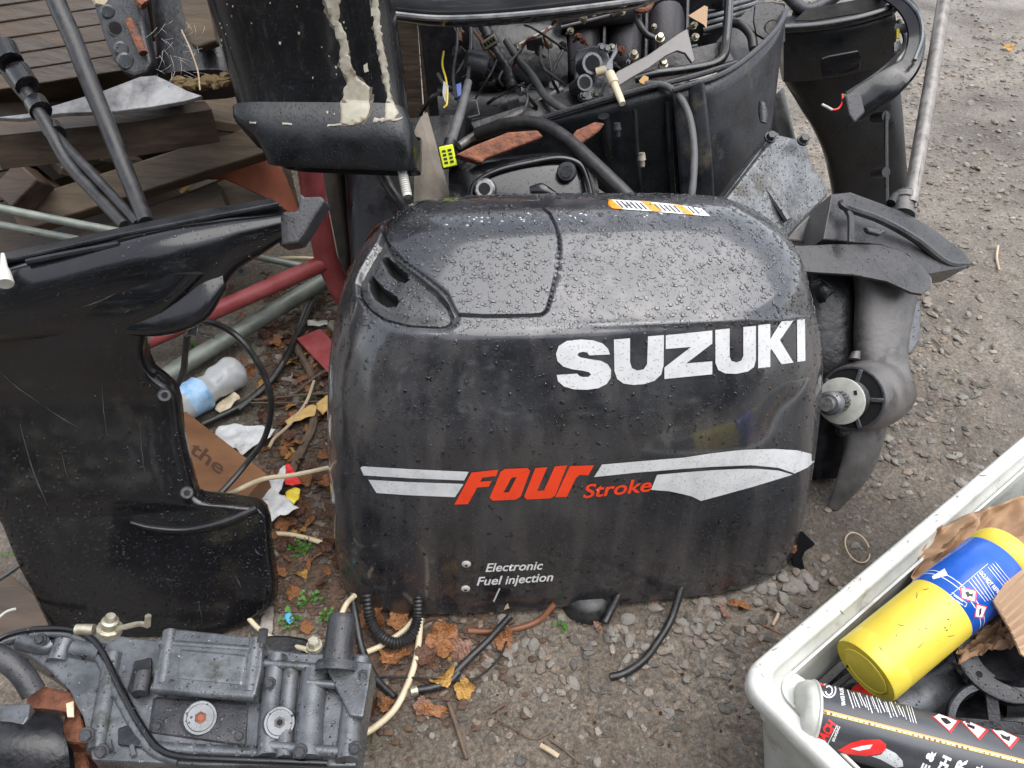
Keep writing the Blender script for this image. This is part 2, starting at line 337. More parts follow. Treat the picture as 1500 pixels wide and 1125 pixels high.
    hb = N.new('ShaderNodeMath'); hb.operation = 'MULTIPLY_ADD'; hb.inputs[1].default_value = .35; L.new(pm.outputs[0], hb.inputs[0]); L.new(nz(140, 8, .7).outputs[0], hb.inputs[2])
    bp = N.new('ShaderNodeBump'); bp.inputs['Distance'].default_value = .006; bp.inputs['Strength'].default_value = .9; L.new(hb.outputs[0], bp.inputs['Height'])
    b2 = N.new('ShaderNodeBump'); b2.inputs['Distance'].default_value = .02; b2.inputs['Strength'].default_value = .5; L.new(nz(22, 6).outputs[0], b2.inputs['Height'])
    L.new(b2.outputs[0], bp.inputs['Normal']); L.new(bp.outputs[0], b.inputs['Normal'])
    o = link('ground', m, mt); o['kind'] = 'structure'
ground()

def rock(rr, subd=1, seed=0, flat=.6):
    bm = bmesh.new(); bmesh.ops.create_icosphere(bm, subdivisions=subd, radius=1)
    for v in bm.verts:
        k = 1+.38*noise.noise(v.co*1.3+V((seed*3.7, seed, 0)))
        v.co *= k; v.co.x *= 1.25
    v = [V((q.co.x, q.co.y, q.co.z*flat))*rr for q in bm.verts]; f = [tuple(w.index for w in q.verts) for q in bm.faces]
    bm.free(); return v, f
def pebbles():
    base = [rock(1, 2 if False else 1, s_) for s_ in range(14)]
    base = [(np.array([tuple(p) for p in v]), np.array(f)) for v, f in base]
    VV, FF, n0, CC = [], [], 0, []
    rg = random.Random(5)
    def put(x, y, r):
        nonlocal n0
        v, f = base[rg.randrange(14)]; a = rg.random()*6.28; c, s_ = math.cos(a), math.sin(a)
        q = v*r*np.array([1, rg.uniform(.6, 1), rg.uniform(.6, 1.1)]); q = np.stack([q[:, 0]*c-q[:, 1]*s_, q[:, 0]*s_+q[:, 1]*c, q[:, 2]], 1)
        q += np.array([x, y, gh(x, y)+r*rg.uniform(-.15, .25)]); VV.append(q); FF.append(f+n0); n0 += len(q)
    for k in range(30000):
        x = rg.uniform(-.75, 1.9); y = rg.uniform(.25, 3.4)
        cl = fbm((x, y, 9), 2.3, 3)
        if rg.random() > .34+cl*1.1: continue
        r = .0018+.0032*rg.random()**2+(.0045*rg.random() if rg.random() < .14 else 0)
        put(x, y, r*(1+.25*(y-.8)))
    # thicker drifts of loose stones along the drive and by the cowl
    for px, py, n, sp in ((1260, 470, 260, 110), (1300, 560, 200, 90), (1360, 650, 110, 80), (1075, 870, 60, 70), (1030, 900, 90, 110), (880, 960, 60, 110), (1450, 250, 150, 260), (1440, 80, 120, 220), (1000, 980, 90, 130), (640, 990, 40, 100)):
        for k in range(n):
            p = PZ(px+rg.gauss(0, sp), py+rg.gauss(0, sp*.6)); put(p.x, p.y, rg.uniform(.0035, .0085)*(1.25 if py < 300 else 1))
    v = np.concatenate(VV); f = np.concatenate(FF)
    m = bpy.data.meshes.new('gravel'); m.from_pydata(v.tolist(), [], f.tolist())
    mt = bpy.data.materials.new('loose_gravel'); mt.use_nodes = True; N, L = mt.node_tree.nodes, mt.node_tree.links; b = N['Principled BSDF']
    g = N.new('ShaderNodeNewGeometry'); r = N.new('ShaderNodeValToRGB'); L.new(g.outputs['Random Per Island'], r.inputs[0])
    e = r.color_ramp.elements; e[0].color = (.11, .1, .088, 1); e[1].color = (.36, .32, .27, 1); q = e.new(.5); q.color = (.2, .18, .155, 1); q = e.new(.8); q.color = (.27, .21, .165, 1)
    nz = N.new('ShaderNodeTexNoise'); nz.inputs['Scale'].default_value = 160; mx = N.new('ShaderNodeMix'); mx.data_type = 'RGBA'; mx.blend_type = 'MULTIPLY'; mx.inputs[0].default_value = .6
    L.new(r.outputs[0], mx.inputs[6]); L.new(nz.outputs[0], mx.inputs[7]); 
    ga = N.new('ShaderNodeMix'); ga.data_type = 'RGBA'; ga.blend_type = 'MULTIPLY'; ga.inputs[0].default_value = 1; ga.inputs[7].default_value = (1.35, 1.35, 1.35, 1); L.new(mx.outputs[2], ga.inputs[6])
    L.new(ga.outputs[2], b.inputs['Base Color']); b.inputs['Roughness'].default_value = .5
    bp = N.new('ShaderNodeBump'); bp.inputs['Distance'].default_value = .002; L.new(nz.outputs[0], bp.inputs['Height']); L.new(bp.outputs[0], b.inputs['Normal'])
    o = link('gravel', m, mt); o['kind'] = 'stuff'
pebbles()

# ------------------------------------------------------------------ flat prints laid on a curved surface
def bvh_of(*obs):
    vs_, fs_ = [], []
    for o in obs:
        b = len(vs_); w = [v.co+o.location+(o.parent.location if o.parent and o.parent.type == 'EMPTY' else V((0, 0, 0))) for v in o.data.vertices]
        vs_ += w; fs_ += [tuple(b+i for i in p.vertices) for p in o.data.polygons]
    return BVHTree.FromPolygons(vs_, fs_)
def hit(bvh, px, py, off=.0005):
    d = ray(px, py).normalized(); h, n, i, dist = bvh.ray_cast(CAM, d)
    if h is None: return None
    if n.dot(d) > 0: n = -n
    return h+n*off, n
def curve2d(polys, holes=()):
    cu = bpy.data.curves.new('tmp', 'CURVE'); cu.dimensions = '2D'; cu.fill_mode = 'BOTH'
    for pl in list(polys)+list(holes):
        s_ = cu.splines.new('POLY'); s_.points.add(len(pl)-1)
        for i, (x, y) in enumerate(pl): s_.points[i].co = (x, y, 0, 1)
        s_.use_cyclic_u = True
    o = bpy.data.objects.new('tmp', cu); m = bpy.data.meshes.new_from_object(o); bpy.data.objects.remove(o); bpy.data.curves.remove(cu)
    bm = bmesh.new(); bm.from_mesh(m); bpy.data.meshes.remove(m); return bm
def text2d(body, x, y, w, h, ang=0, shear=0, bold=.02, adv=None):
    """text with its baseline start at pixel x,y; width w, cap height h; ang in degrees, anticlockwise on the picture"""
    cu = bpy.data.curves.new('tmp', 'FONT'); cu.body = body; cu.offset = bold; cu.resolution_u = 4; cu.shear = shear
    o = bpy.data.objects.new('tmp', cu); m = bpy.data.meshes.new_from_object(o); bpy.data.objects.remove(o)
    bm = bmesh.new(); bm.from_mesh(m); bpy.data.meshes.remove(m)
    x0 = min(v.co.x for v in bm.verts); x1 = max(v.co.x for v in bm.verts); y1 = .69
    a = rad(ang); ca, sa = math.cos(a), math.sin(a)
    for v in bm.verts:
        u = (v.co.x-x0)/(x1-x0)*w; t = v.co.y/y1*h; v.co = V((x+u*ca-t*sa, y-(u*sa+t*ca), 0))
    return bm
def lay(name, bm, bvh, mt, parent, off=.0005, cell=9, label=None):
    xs = [v.co.x for v in bm.verts]; ys = [v.co.y for v in bm.verts]
    for ax, lo, hi in ((0, min(xs), max(xs)), (1, min(ys), max(ys))):
        k = math.floor(lo/cell)+1
        while k*cell < hi:
            co = V((0, 0, 0)); co[ax] = k*cell; no = V((0, 0, 0)); no[ax] = 1
            bmesh.ops.bisect_plane(bm, geom=bm.verts[:]+bm.edges[:]+bm.faces[:], dist=1e-4, plane_co=co, plane_no=no); k += 1
    dead = []
    for v in bm.verts:
        h = hit(bvh, v.co.x, v.co.y, off)
        if h is None: dead.append(v)
        else: v.co = h[0]
    if dead: bmesh.ops.delete(bm, geom=dead, context='VERTS')
    for f in bm.faces:
        f.normal_update()
        if f.normal.dot(f.calc_center_median()-CAM) > 0: f.normal_flip()
        f.smooth = True
    m = bpy.data.meshes.new(name); bm.to_mesh(m); bm.free()
    o = link(name, m, mt, parent)
    if parent.type != 'EMPTY': pass
    if label: o['label'] = label
    return o
def drops_on(obs, n, r0, r1, box, parent, up=-1, seed=1, mask=None, name='water_drops', sag=1.0):
    """water beads standing on the surfaces obs (meshes in yard coordinates)"""
    T, Nn, A = [], [], []
    for o in obs:
        me = o.data; me.calc_loop_triangles(); off = np.array(o.location+(o.parent.location if o.parent and o.parent.type == 'EMPTY' else V((0, 0, 0))))
        co = np.empty(len(me.vertices)*3); me.vertices.foreach_get('co', co); co = co.reshape(-1, 3)+off
        ti = np.empty(len(me.loop_triangles)*3, dtype=np.int64); me.loop_triangles.foreach_get('vertices', ti); T.append(co[ti.reshape(-1, 3)])
    T = np.concatenate(T); c = T.mean(1); nr = np.cross(T[:, 1]-T[:, 0], T[:, 2]-T[:, 0]); ar = np.linalg.norm(nr, axis=1)+1e-12; nr = nr/ar[:, None]
    q = c-np.array(CAM); dd = q@np.array(FW); px = 750+FPX*q[:, 0]/dd; py = 562.5-FPX*(q@np.array(UP))/dd
    ok = ((q*nr).sum(1) < 0) & (px > box[0]) & (px < box[2]) & (py > box[1]) & (py < box[3]) & (nr[:, 2] > up)
    w = ar*ok
    if mask is not None: w = w*mask(px, py)
    if w.sum() == 0: return
    rs = np.random.RandomState(seed); idx = rs.choice(len(T), n, p=w/w.sum())
    a = rs.rand(n, 2); s_ = np.sqrt(a[:, :1]); b0, b1, b2 = 1-s_, s_*(1-a[:, 1:]), s_*a[:, 1:]
    Pn = T[idx, 0]*b0+T[idx, 1]*b1+T[idx, 2]*b2; Nm = nr[idx]
    t = np.cross(Nm, np.array([0, 0, 1.0])+rs.randn(n, 3)*.05); t /= np.linalg.norm(t, axis=1)[:, None]+1e-9; dn = np.cross(t, Nm); dn[dn[:, 2] > 0] *= -1
    rr = r0+(r1-r0)*rs.rand(n)**3
    ph = rs.rand(n)*6.28; seg = 8; rings = [(1.0, -.05), (.87, .15), (.52, .25)]; VV = []
    for (kr, kh) in rings:
        for j in range(seg):
            an = 2*math.pi*j/seg; ir = 1+.16*rs.randn(n)+.22*np.sin(2*an+ph)
            st = 1+.35*max(0, math.sin(an))*sag*(1-Nm[:, 2:3])
            VV.append(Pn+(t*math.cos(an)+dn*math.sin(an)*st)*(rr*kr*ir)[:, None]+Nm*(rr*kh)[:, None])
    VV.append(Pn+Nm*(rr*.28)[:, None])
    nv = len(VV); VV = np.stack(VV, 1).reshape(-1, 3)
    F = []
    for i in range(2):
        for j in range(seg):
            k = (j+1) % seg; F.append((i*seg+j, i*seg+k, (i+1)*seg+k)); F.append((i*seg+j, (i+1)*seg+k, (i+1)*seg+j))
    for j in range(seg): F.append((2*seg+j, 2*seg+(j+1) % seg, 3*seg))
    F = (np.array(F)[None]+(np.arange(n)*nv)[:, None, None]).reshape(-1, 3)
    m = bpy.data.meshes.new(name); m.from_pydata(VV.tolist(), [], F.tolist()); m.polygons.foreach_set('use_smooth', [True]*len(m.polygons))
    bm = bmesh.new(); bm.from_mesh(m)
    m.update(); bm.free()
    o = link(name, m, M_water, parent); o['kind'] = 'stuff'; return o
# ------------------------------------------------------------------ the engine cowl in the middle
SEC = [  # z, x left, x right, y front, y back, exponent
    (.016, -.252, .426, .580, .90, 4.4), (.09, -.253, .428, .584, .92, 4.0), (.20, -.247, .423, .594, .94, 3.4), (.31, -.234, .408, .617, .95, 3.1),
    (.375, -.218, .384, .644, .955, 3.0), (.408, -.202, .370, .660, .958, 3.0), (.424, -.192, .361, .671, .958, 3.0), (.4325, -.184, .354, .688, .958, 2.9), (.447, -.168, .336, .722, .955, 2.9),
    (.461, -.150, .312, .757, .95, 2.8), (.472, -.130, .282, .787, .945, 2.7), (.4765, -.10, .245, .807, .93, 2.6), (.479, -.04, .18, .83, .905, 2.6), (.480, .0, .12, .85, .88, 2.4)]
LIDSEAM = [(788, 280), (797, 306), (805, 312), (814, 331), (819, 348), (820, 365), (814, 403), (807, 434), (801, 454), (793, 461), (764, 463), (709, 463), (670, 461)]
VENTTOP = [(670, 461), (665, 453), (654, 430), (625, 406), (603, 390), (586, 378), (572, 362), (563, 348), (559, 335), (556, 318)]
VENT = [(560, 340), (553, 357), (540, 377), (529, 396), (522, 415), (524, 434), (536, 451), (560, 467), (596, 475), (640, 477), (652, 476), (660, 470), (662, 463), (656, 446), (639, 427), (608, 402), (579, 379), (566, 358)]
SLOT1 = [(555, 378), (562, 371), (573, 380), (584, 389), (594, 397), (599, 406), (593, 412), (581, 410), (565, 397)]
SLOT2 = [(536, 410), (543, 402), (553, 413), (564, 423), (580, 433), (583, 441), (579, 448), (564, 448), (546, 436), (538, 423)]
def dist_poly(px, py, pl, closed):
    d = np.full(px.shape, 1e9); n = len(pl)
    for i in range(n if closed else n-1):
        ax, ay = pl[i]; bx, by = pl[(i+1) % n]; vx, vy = bx-ax, by-ay; t = np.clip(((px-ax)*vx+(py-ay)*vy)/(vx*vx+vy*vy+1e-9), 0, 1)
        d = np.minimum(d, np.hypot(px-ax-t*vx, py-ay-t*vy))
    return d
def inside(px, py, pl):
    c = np.zeros(px.shape, bool); n = len(pl)
    for i in range(n):
        ax, ay = pl[i]; bx, by = pl[(i+1) % n]
        cr = ((ay > py) != (by > py)) & (px < (bx-ax)*(py-ay)/(by-ay+1e-12)+ax); c ^= cr
    return c
def sst(a, b, x):
    t = np.clip((x-a)/(b-a), 0, 1); return t*t*(3-2*t)
NU, NSUB = 900, 22
def cowl():
    rows = crom([V(s_[:3]) for s_ in SEC], NSUB); rows2 = crom([V(s_[3:]) for s_ in SEC], NSUB)
    NV = len(rows); a = np.linspace(0, 2*math.pi, NU, endpoint=False)
    u = np.linspace(-math.pi, math.pi, NU, endpoint=False); a = -math.pi/2+u-.62*np.sin(u)      # most columns on the side that faces the drive
    X = np.empty((NV, NU)); Y = X.copy(); Z = X.copy()
    yaw = math.tan(rad(5.5))
    for i in range(NV):
        z, xl, xr = rows[i]; yf, yb, n = rows2[i]
        cx, cy = (xl+xr)/2-.03, yf+(yb-yf)*.62
        ca, sa = np.cos(a), np.sin(a)
        ax = np.where(ca > 0, xr-cx, cx-xl); ay = np.where(sa > 0, yb-cy, cy-yf)
        X[i] = cx+ax*np.sign(ca)*np.abs(ca)**(2/n); Y[i] = cy+ay*np.sign(sa)*np.abs(sa)**(2/n); 
        Y[i] += (X[i]-cx)*yaw*.8; Z[i] = z-1.25*np.maximum(0, Y[i]-.79)**2*min(1, z/.4)
    # normals
    S = np.stack([X, Y, Z], 2)
    du = np.roll(S, -1, 1)-np.roll(S, 1, 1); dv = np.gradient(S, axis=0); Nn = np.cross(du, dv); Nn /= np.linalg.norm(Nn, axis=2)[..., None]+1e-12
    q = S-np.array(CAM); dd = q@np.array(FW); px = 750+FPX*q[..., 0]/dd; py = 562.5-FPX*(q@np.array(UP))/dd
    vis = (q*Nn).sum(2) < .0
    h = np.zeros(px.shape)
    ds = np.minimum(dist_poly(px, py, LIDSEAM, False), dist_poly(px, py, VENTTOP, False))
    h -= .006*(1-sst(.7, 2.6, ds))
    inv = inside(px, py, VENT); dv_ = dist_poly(px, py, VENT, True); sv = np.where(inv, -dv_, dv_)
    lowr = (py > 440) & (px < 700)
    h -= .0065*(1-sst(-1.5, 2.5, sv))                     # the vent insert sits in a recess
    h -= .004*(1-sst(0, 15, np.where(inv, 0, dv_)))*np.where(inv, 0, 1)*sst(455, 470, py)
    h += .0035*np.where(inv, sst(2, 18, dv_), 0)          # and swells towards its middle
    h -= .0045*(1-sst(.7, 2.6, dv_))
    for sl in (SLOT1, SLOT2):
        ins = inside(px, py, sl); d_ = dist_poly(px, py, sl, True); h -= .022*np.where(ins, sst(0, 4, d_), 0)
    # shallow rear scallop at the right end, and the shoulder ledge
    h -= .007*np.exp(-((px-1165)/42)**2-((py-615)/62)**2)
    h += .0012*np.exp(-((py-475+.03*(px-900))/5)**2)*sst(820, 880, px)
    h = np.where(vis, h, 0)
    S = S+Nn*h[..., None]
    idx = np.arange(NV*NU).reshape(NV, NU); f = np.stack([idx[:-1], np.roll(idx, -1, 1)[:-1], np.roll(idx, -1, 1)[1:], idx[1:]], 2).reshape(-1, 4)
    fx = px[:-1].reshape(-1); fy = py[:-1].reshape(-1); fvis = vis[:-1].reshape(-1)
    LIDPOLY = LIDSEAM+VENTTOP+[(540, 300), (540, 250), (788, 250)]
    inlid = inside(fx, fy, LIDPOLY) & (fvis | (S[:-1, :, 2].reshape(-1) > .44)) ; inven = inside(fx, fy, VENT) & fvis & ~inlid; slot = (inside(fx, fy, SLOT1) | inside(fx, fy, SLOT2)) & fvis; inven &= ~slot; inlid &= ~slot
    base = V((.08, .76, 0)); root = thing('engine_cowl', 'large wet dark grey engine cowl with SUZUKI and FOUR Stroke lettering on the gravel', 'engine cowl', base)
    Sv = S.reshape(-1, 3)
    out = {}
    for name, sel, mt in (('shell', ~inlid & ~inven & ~slot, M_paint), ('top_lid', inlid, M_lid), ('air_vent', inven, M_vent), ('vent_slots', slot, M_hole)):  # slot faces blackened so their inside reads as shade
        ff = f[sel]; used, inv_ = np.unique(ff, return_inverse=True); m = bpy.data.meshes.new(name)
        fl = inv_.reshape(-1, 4).tolist()
        if name == 'shell':
            mp = {int(u): k for k, u in enumerate(used)}
            fl.append([mp[int(k)] for k in idx[0][::-1]]); 
        m.from_pydata(Sv[used].tolist(), [], fl); m.polygons.foreach_set('use_smooth', [True]*len(m.polygons))
        out[name] = link(name, m, mt, root)
    cap = MB(); cap.add([tuple(p) for p in S[-1]], [tuple(range(NU))]); part('crown_cap', cap, M_paint, root)
    return root, out
cowl_root, CW = cowl()
cb = bvh_of(*CW.values())
def z1(pts): return [(500+x/3, 375+y/3) for x, y in pts]
def z2(pts): return [(1000+x/3, 375+y/3) for x, y in pts]
def smooth(pl, n=3):
    q = crom([V((x, y, 0)) for x, y in list(pl)+[pl[0]]], n)[:-1]; return [(p.x, p.y) for p in q]
S_ = z1([(1180, 432), (1172, 408), (1148, 384), (1105, 370), (1050, 366), (990, 373), (955, 395), (943, 430), (950, 462), (975, 485), (1015, 497), (1060, 503), (1088, 510), (1097, 520), (1085, 530), (1060, 531), (1043, 524)])+z1([(1036, 516), (946, 522)])+z1([(952, 550), (978, 572), (1020, 585), (1080, 587), (1130, 580), (1165, 562), (1183, 535), (1185, 500), (1170, 475), (1140, 460), (1090, 452), (1050, 445), (1037, 435), (1043, 425), (1062, 420), (1080, 424), (1090, 436)])
U1 = z1([(1197, 367), (1268, 361), (1268, 465), (1276, 492), (1300, 503), (1328, 497), (1343, 475), (1347, 353), (1417, 347), (1415, 480), (1405, 520), (1375, 548), (1330, 562), (1285, 566), (1240, 560), (1212, 540), (1200, 505)])
Z_ = [(975, 491), (1043, 484), (1043, 503), (1005, 532), (1043, 529), (1043, 548), (973, 555), (973, 538), (1012, 508), (975, 511)]
U2 = z2([(142, 325), (205, 318), (205, 440), (212, 460), (235, 467), (256, 459), (265, 440), (265, 312), (320, 307), (320, 455), (312, 487), (285, 507), (235, 517), (185, 515), (155, 500), (143, 470)])
K_ = z2([(330, 303), (383, 298), (383, 365), (432, 287), (485, 283), (425, 370), (485, 468), (432, 475), (388, 408), (383, 415), (383, 487), (330, 493)])
I_ = z2([(500, 280), (535, 277), (537, 460), (502, 465)])
for L_ in (S_, U1, Z_, U2, K_, I_): lay('letter', curve2d([L_]), cb, M_silv, cowl_root, .0007)
lay('letter', curve2d([z1([(572, 950), (690, 937), (680, 965), (620, 972), (610, 990), (660, 986), (648, 1012), (597, 1016), (557, 1088), (497, 1091)])]), cb, M_redp, cowl_root, .0008)
lay('letter', curve2d([z1([(700, 947), (718, 934), (818, 930), (830, 943), (788, 1055), (765, 1069), (665, 1073), (652, 1060)])], [z1([(748, 972), (770, 970), (736, 1036), (712, 1038)])]), cb, M_redp, cowl_root, .0008)
lay('letter', curve2d([z1([(852, 930), (905, 926), (860, 1030), (890, 1028), (938, 923), (992, 918), (940, 1050), (920, 1063), (815, 1068), (803, 1055)])]), cb, M_redp, cowl_root, .0008)
lay('letter', curve2d([z1([(1004, 921), (1110, 918), (1085, 962), (1047, 960), (1030, 975), (990, 1057), (940, 1058)])]), cb, M_redp, cowl_root, .0008)
lay('letter', text2d('Stroke', 854, 729, 102, 19, 6, .3, .018), cb, M_redp, cowl_root, .0008)
lay('stripe', curve2d([z1([(85, 930), (95, 923), (300, 935), (560, 947), (540, 985), (300, 975), (100, 963)])]), cb, M_silv, cowl_root, .0007)
lay('stripe', curve2d([z1([(120, 982), (300, 992), (538, 1000), (500, 1058), (300, 1050), (155, 1040)])]), cb, M_silv, cowl_root, .0007)
lay('stripe', curve2d([z1([(1145, 915), (1400, 893), (1500, 885)])+z2([(130, 865), (270, 850), (400, 847), (500, 853), (560, 868), (583, 885), (577, 903), (545, 930), (490, 955), (420, 930), (300, 918), (130, 925)])+z1([(1500, 934), (1300, 950), (1110, 970)])]), cb, M_silv, cowl_root, .0007)
lay('stripe', curve2d([z1([(1387, 960), (1500, 950)])+z2([(130, 940), (250, 934), (330, 934), (420, 942), (482, 960), (300, 1015), (80, 1075), (40, 1055)])+z1([(1500, 1045), (1440, 1032), (1360, 1026)])]), cb, M_silv, cowl_root, .0007)
lay('letter', text2d('Electronic', 711, 837, 85, 12, 2.5, .3, .018), cb, M_white, cowl_root, .0007)
lay('letter', text2d('Fuel', 698, 857, 39, 12, 3, .3, .018), cb, M_white, cowl_root, .0007)
lay('letter', text2d('injection', 740, 855, 71, 12, 4, .3, .018), cb, M_white, cowl_root, .0007)
for x, y in ((683, 826), (682, 862)):
    h, n = hit(cb, x, y, 0); mb = MB(); mb.lathe(h-n*.001, h+n*.0025, [(0, .006), (.6, .006), (.9, .0045), (1, .002)], 16)
    s_ = part('screw', mb, M_offw, cowl_root)
    mb = MB(); mb.box(h+n*.0025, .003, .003, .0012, n.to_track_quat('Z', 'Y').to_matrix()); sl = part('screw_slot', mb, M_blk, s_)
# warning label on the far side of the crown
for pl in ([(880, 292), (896, 293), (912, 307), (897, 306)], [(938, 295), (952, 296), (970, 311), (956, 310)], [(986, 300), (1000, 302), (1018, 316), (1004, 314)]):
    lay('warning_stripe', curve2d([pl]), cb, M_orange, cowl_root, .0008)
lay('warning_label', curve2d([[(890, 292.5), (940, 295), (990, 300), (1028, 306), (1040, 317), (1000, 314), (950, 309.5), (906, 306.5)]]), cb, M_white, cowl_root, .0005)
for k in range(17):
    x = 901+k*7; lay('label_line', curve2d([[(x, 294.5+k*.6), (x+2.6, 294.7+k*.6), (x+13, 305+k*.55), (x+10, 304.8+k*.55)]]), cb, M_blk, cowl_root, .0007)
# chipped notch and scratches above the lower edge
lay('paint_chip', curve2d([[(744, 883), (746, 890), (741, 897), (738, 893), (741, 886)]]), cb, M_cream, cowl_root, .0005)
lay('scratch', curve2d([[(731, 861), (733, 862), (724, 882), (722, 880)]]), cb, M_silv, cowl_root, .0004)
print('COWLBOX', min(pxof(cowl_root.location+v.co)[1] for v in CW['top_lid'].data.vertices))
CWL = list(CW.values())
def off_seam(x, y): return (np.minimum(dist_poly(x, y, LIDSEAM, False), dist_poly(x, y, VENTTOP, False)) > 4.5)*1.0
CWL = CWL[:3]
drops_on(CWL, 7500, .0005, .0031, (470, 270, 1210, 480), cowl_root, up=.15, seed=3, mask=off_seam)
drops_on(CWL, 3200, .0004, .0025, (470, 470, 1210, 900), cowl_root, seed=4, mask=lambda x, y: np.clip(1.35-(y-470)/330, .25, 1), name='water_drops')
# ------------------------------------------------------------------ small fittings
def bolt(p, n, r, mt, parent, name='bolt', L=.006, shaft=0):
    n = V(n).normalized(); p = V(p); mb = MB(); mb.lathe(p, p+n*L*.35, [(0, r*1.35), (1, r*1.3)], 16); mb.lathe(p+n*L*.35, p+n*L, [(0, r), (.8, r), (1, r*.85)], 6)
    if shaft: mb.cyl(p-n*shaft, p, r*.55, 10)
    return part(name, mb, mt, parent, smooth=False)
def slab(px, p0, n, th, hole=()):
    """outline given in pixels on the plane (p0, n), th metres thick away from the viewer"""
    n = V(n).normalized(); pts = [PP(x, y, p0, n) for x, y in px]; s = 1 if n.dot(CAM-V(p0)) > 0 else -1
    mb = MB(); mb.prism(pts, -n*th*s); mb.flat = True; return mb
def dslab(px, d, th, tilt=(0, 0)):
    """outline in pixels at depth d (tilt: change of depth per 100 px right and down)"""
    x0 = sum(p[0] for p in px)/len(px); y0 = sum(p[1] for p in px)/len(px)
    a = P(x0, y0, d); b = P(x0+100, y0, d+tilt[0]); c = P(x0, y0+100, d+tilt[1]); n = (b-a).cross(c-a)
    return slab(px, a, n, th)
def rows(rw, n=3.0, seg=28, sub=4, back=.8, mb=None, taper=.13):
    """rw: (xl, yl, xr, yr, depth, thickness[, depth of right])"""
    mb = mb or MB(); return mb.loft([(P(r[0], r[1], r[4]), P(r[2], r[3], r[6] if len(r) > 6 else r[4]), r[5]) for r in rw], n, seg, sub, back, taper)
def ptube(pp, r, seg=10, n=8, **k):
    return MB().tube([P(*p) for p in pp], r, seg, n, **k)

# ------------------------------------------------------------------ black outboard leg standing at the left
base = PZ(200, 925); base = V((base.x, base.y, 0))
leg = thing('outboard_midsection', 'tall gloss black outboard leg with a long flat top arm left of the cowl', 'outboard leg', base)
body = rows([(-90, 400, 300, 402, .885, .05), (-92, 440, 262, 440, .89, .05), (-92, 480, 222, 480, .905, .05), (-90, 515, 210, 515, .92, .045), (-86, 550, 222, 548, .937, .042), (-76, 580, 256, 578, .953, .04), (-60, 640, 265, 638, .972, .038),
             (-35, 700, 279, 698, .988, .038), (-16, 733, 293, 730, .998, .04), (-6, 750, 352, 738, 1.003, .04), (4, 768, 388, 750, 1.008, .042), (30, 830, 396, 812, 1.025, .045), (54, 872, 403, 866, 1.037, .045), (66, 896, 397, 888, 1.043, .045), (76, 912, 366, 910, 1.047, .045), (81, 921, 344, 919, 1.049, .045), (84, 925, 332, 925, 1.05, .045)], n=7, seg=64, sub=4, back=.5, taper=.12)
legb = part('leg_casing', body, M_black, leg)
arm = rows([(-60, 420, -60, 500, .865, .07, .90), (10, 392, 10, 500, .868, .075, .905), (100, 372, 106, 496, .868, .08, .92), (180, 352, 190, 490, .868, .08, .93), (250, 336, 262, 478, .872, .08, .93), (300, 326, 312, 442, .88, .075, .925), (345, 318, 345, 398, .886, .07, .92), (385, 312, 385, 372, .892, .065, .915), (412, 308, 414, 352, .895, .06, .912)], n=3.0, back=.4, taper=.3)
arm = part('top_arm', arm, M_black, leg)
mb = MB(); mb.prism([P(-60, 402, .868), P(12, 384, .87), (P(44, 378, .872)), P(160, 350, .876), P(300, 322, .884), P(412, 300, .89), P(398, 290, .94), P(300, 306, .93), P(50, 360, .92), P(-60, 385, .92)], V((0, .004, -.013)))
part('top_plate', mb, M_blackm, leg, bev=.002)
mb = MB(); mb.tube([P(-60, 398, .864), P(60, 371, .867), P(170, 346, .872), P(300, 320, .88), P(408, 299, .888)], .0028, 8, 6); mb.tube([P(40, 384, .862), P(100, 372, .865), P(175, 358, .868)], .004, 8, 6)
part('gasket_edge', mb, M_blackm, leg)
mb = dslab([(408, 312), (436, 308), (438, 282), (446, 288), (470, 287), (476, 294), (458, 322), (444, 345), (436, 356), (408, 360)], .905, .035)
part('end_hook', mb, M_castd, leg, bev=.003)
bl = rows([(166, 470, 168, 488, .905, .02), (190, 446, 194, 492, .9, .024), (228, 424, 234, 492, .897, .026), (268, 410, 276, 482, .897, .026), (302, 398, 306, 462, .897, .024), (326, 392, 330, 424, .9, .018)], n=3, back=.3)
part('exhaust_blister', bl, M_black, leg)
rib = rows([(190, 762, 194, 770, .99, .012), (220, 768, 224, 780, .99, .02), (270, 770, 276, 784, .992, .022), (325, 757, 332, 773, .995, .02), (372, 738, 380, 752, 1.0, .014)], n=2.1)
part('foot_lip', rib, M_black, leg)
for x, y, d in ((241, 579, .938), (274, 722, .98)):
    p = P(x, y, d); n = (CAM-p).normalized(); mb = MB(); mb.lathe(p-n*.006, p+n*.005, [(0, .0085), (.8, .0085), (1, .007)], 20); s_ = part('mounting_eye', mb, M_castd, leg)
    mb = MB(); mb.cyl(p+n*.0045, p+n*.0056, .0038, 14); part('eye_hole', mb, M_hole, s_)
mb = MB(); p0, p1 = P(4, 372, .86), P(8, 416, .84); mb.lathe(p0, p1, [(0, .002), (.45, .004), (.6, .006), (.95, .0085), (1, .008)], 20); part('white_grommet', mb, M_offw, leg)
for pl in ([(172, 600, .968), (176, 625, .972), (180, 662, .978)],):
    part('wear_mark', ptube(pl, .0022, 6, 4, flat=.4), M_woodb, leg)
lb = bvh_of(legb, arm)
M_scuff = mat('pale_scuff', (.022, .022, .022), (.06, .057, .05), rough=.6, scale=90)
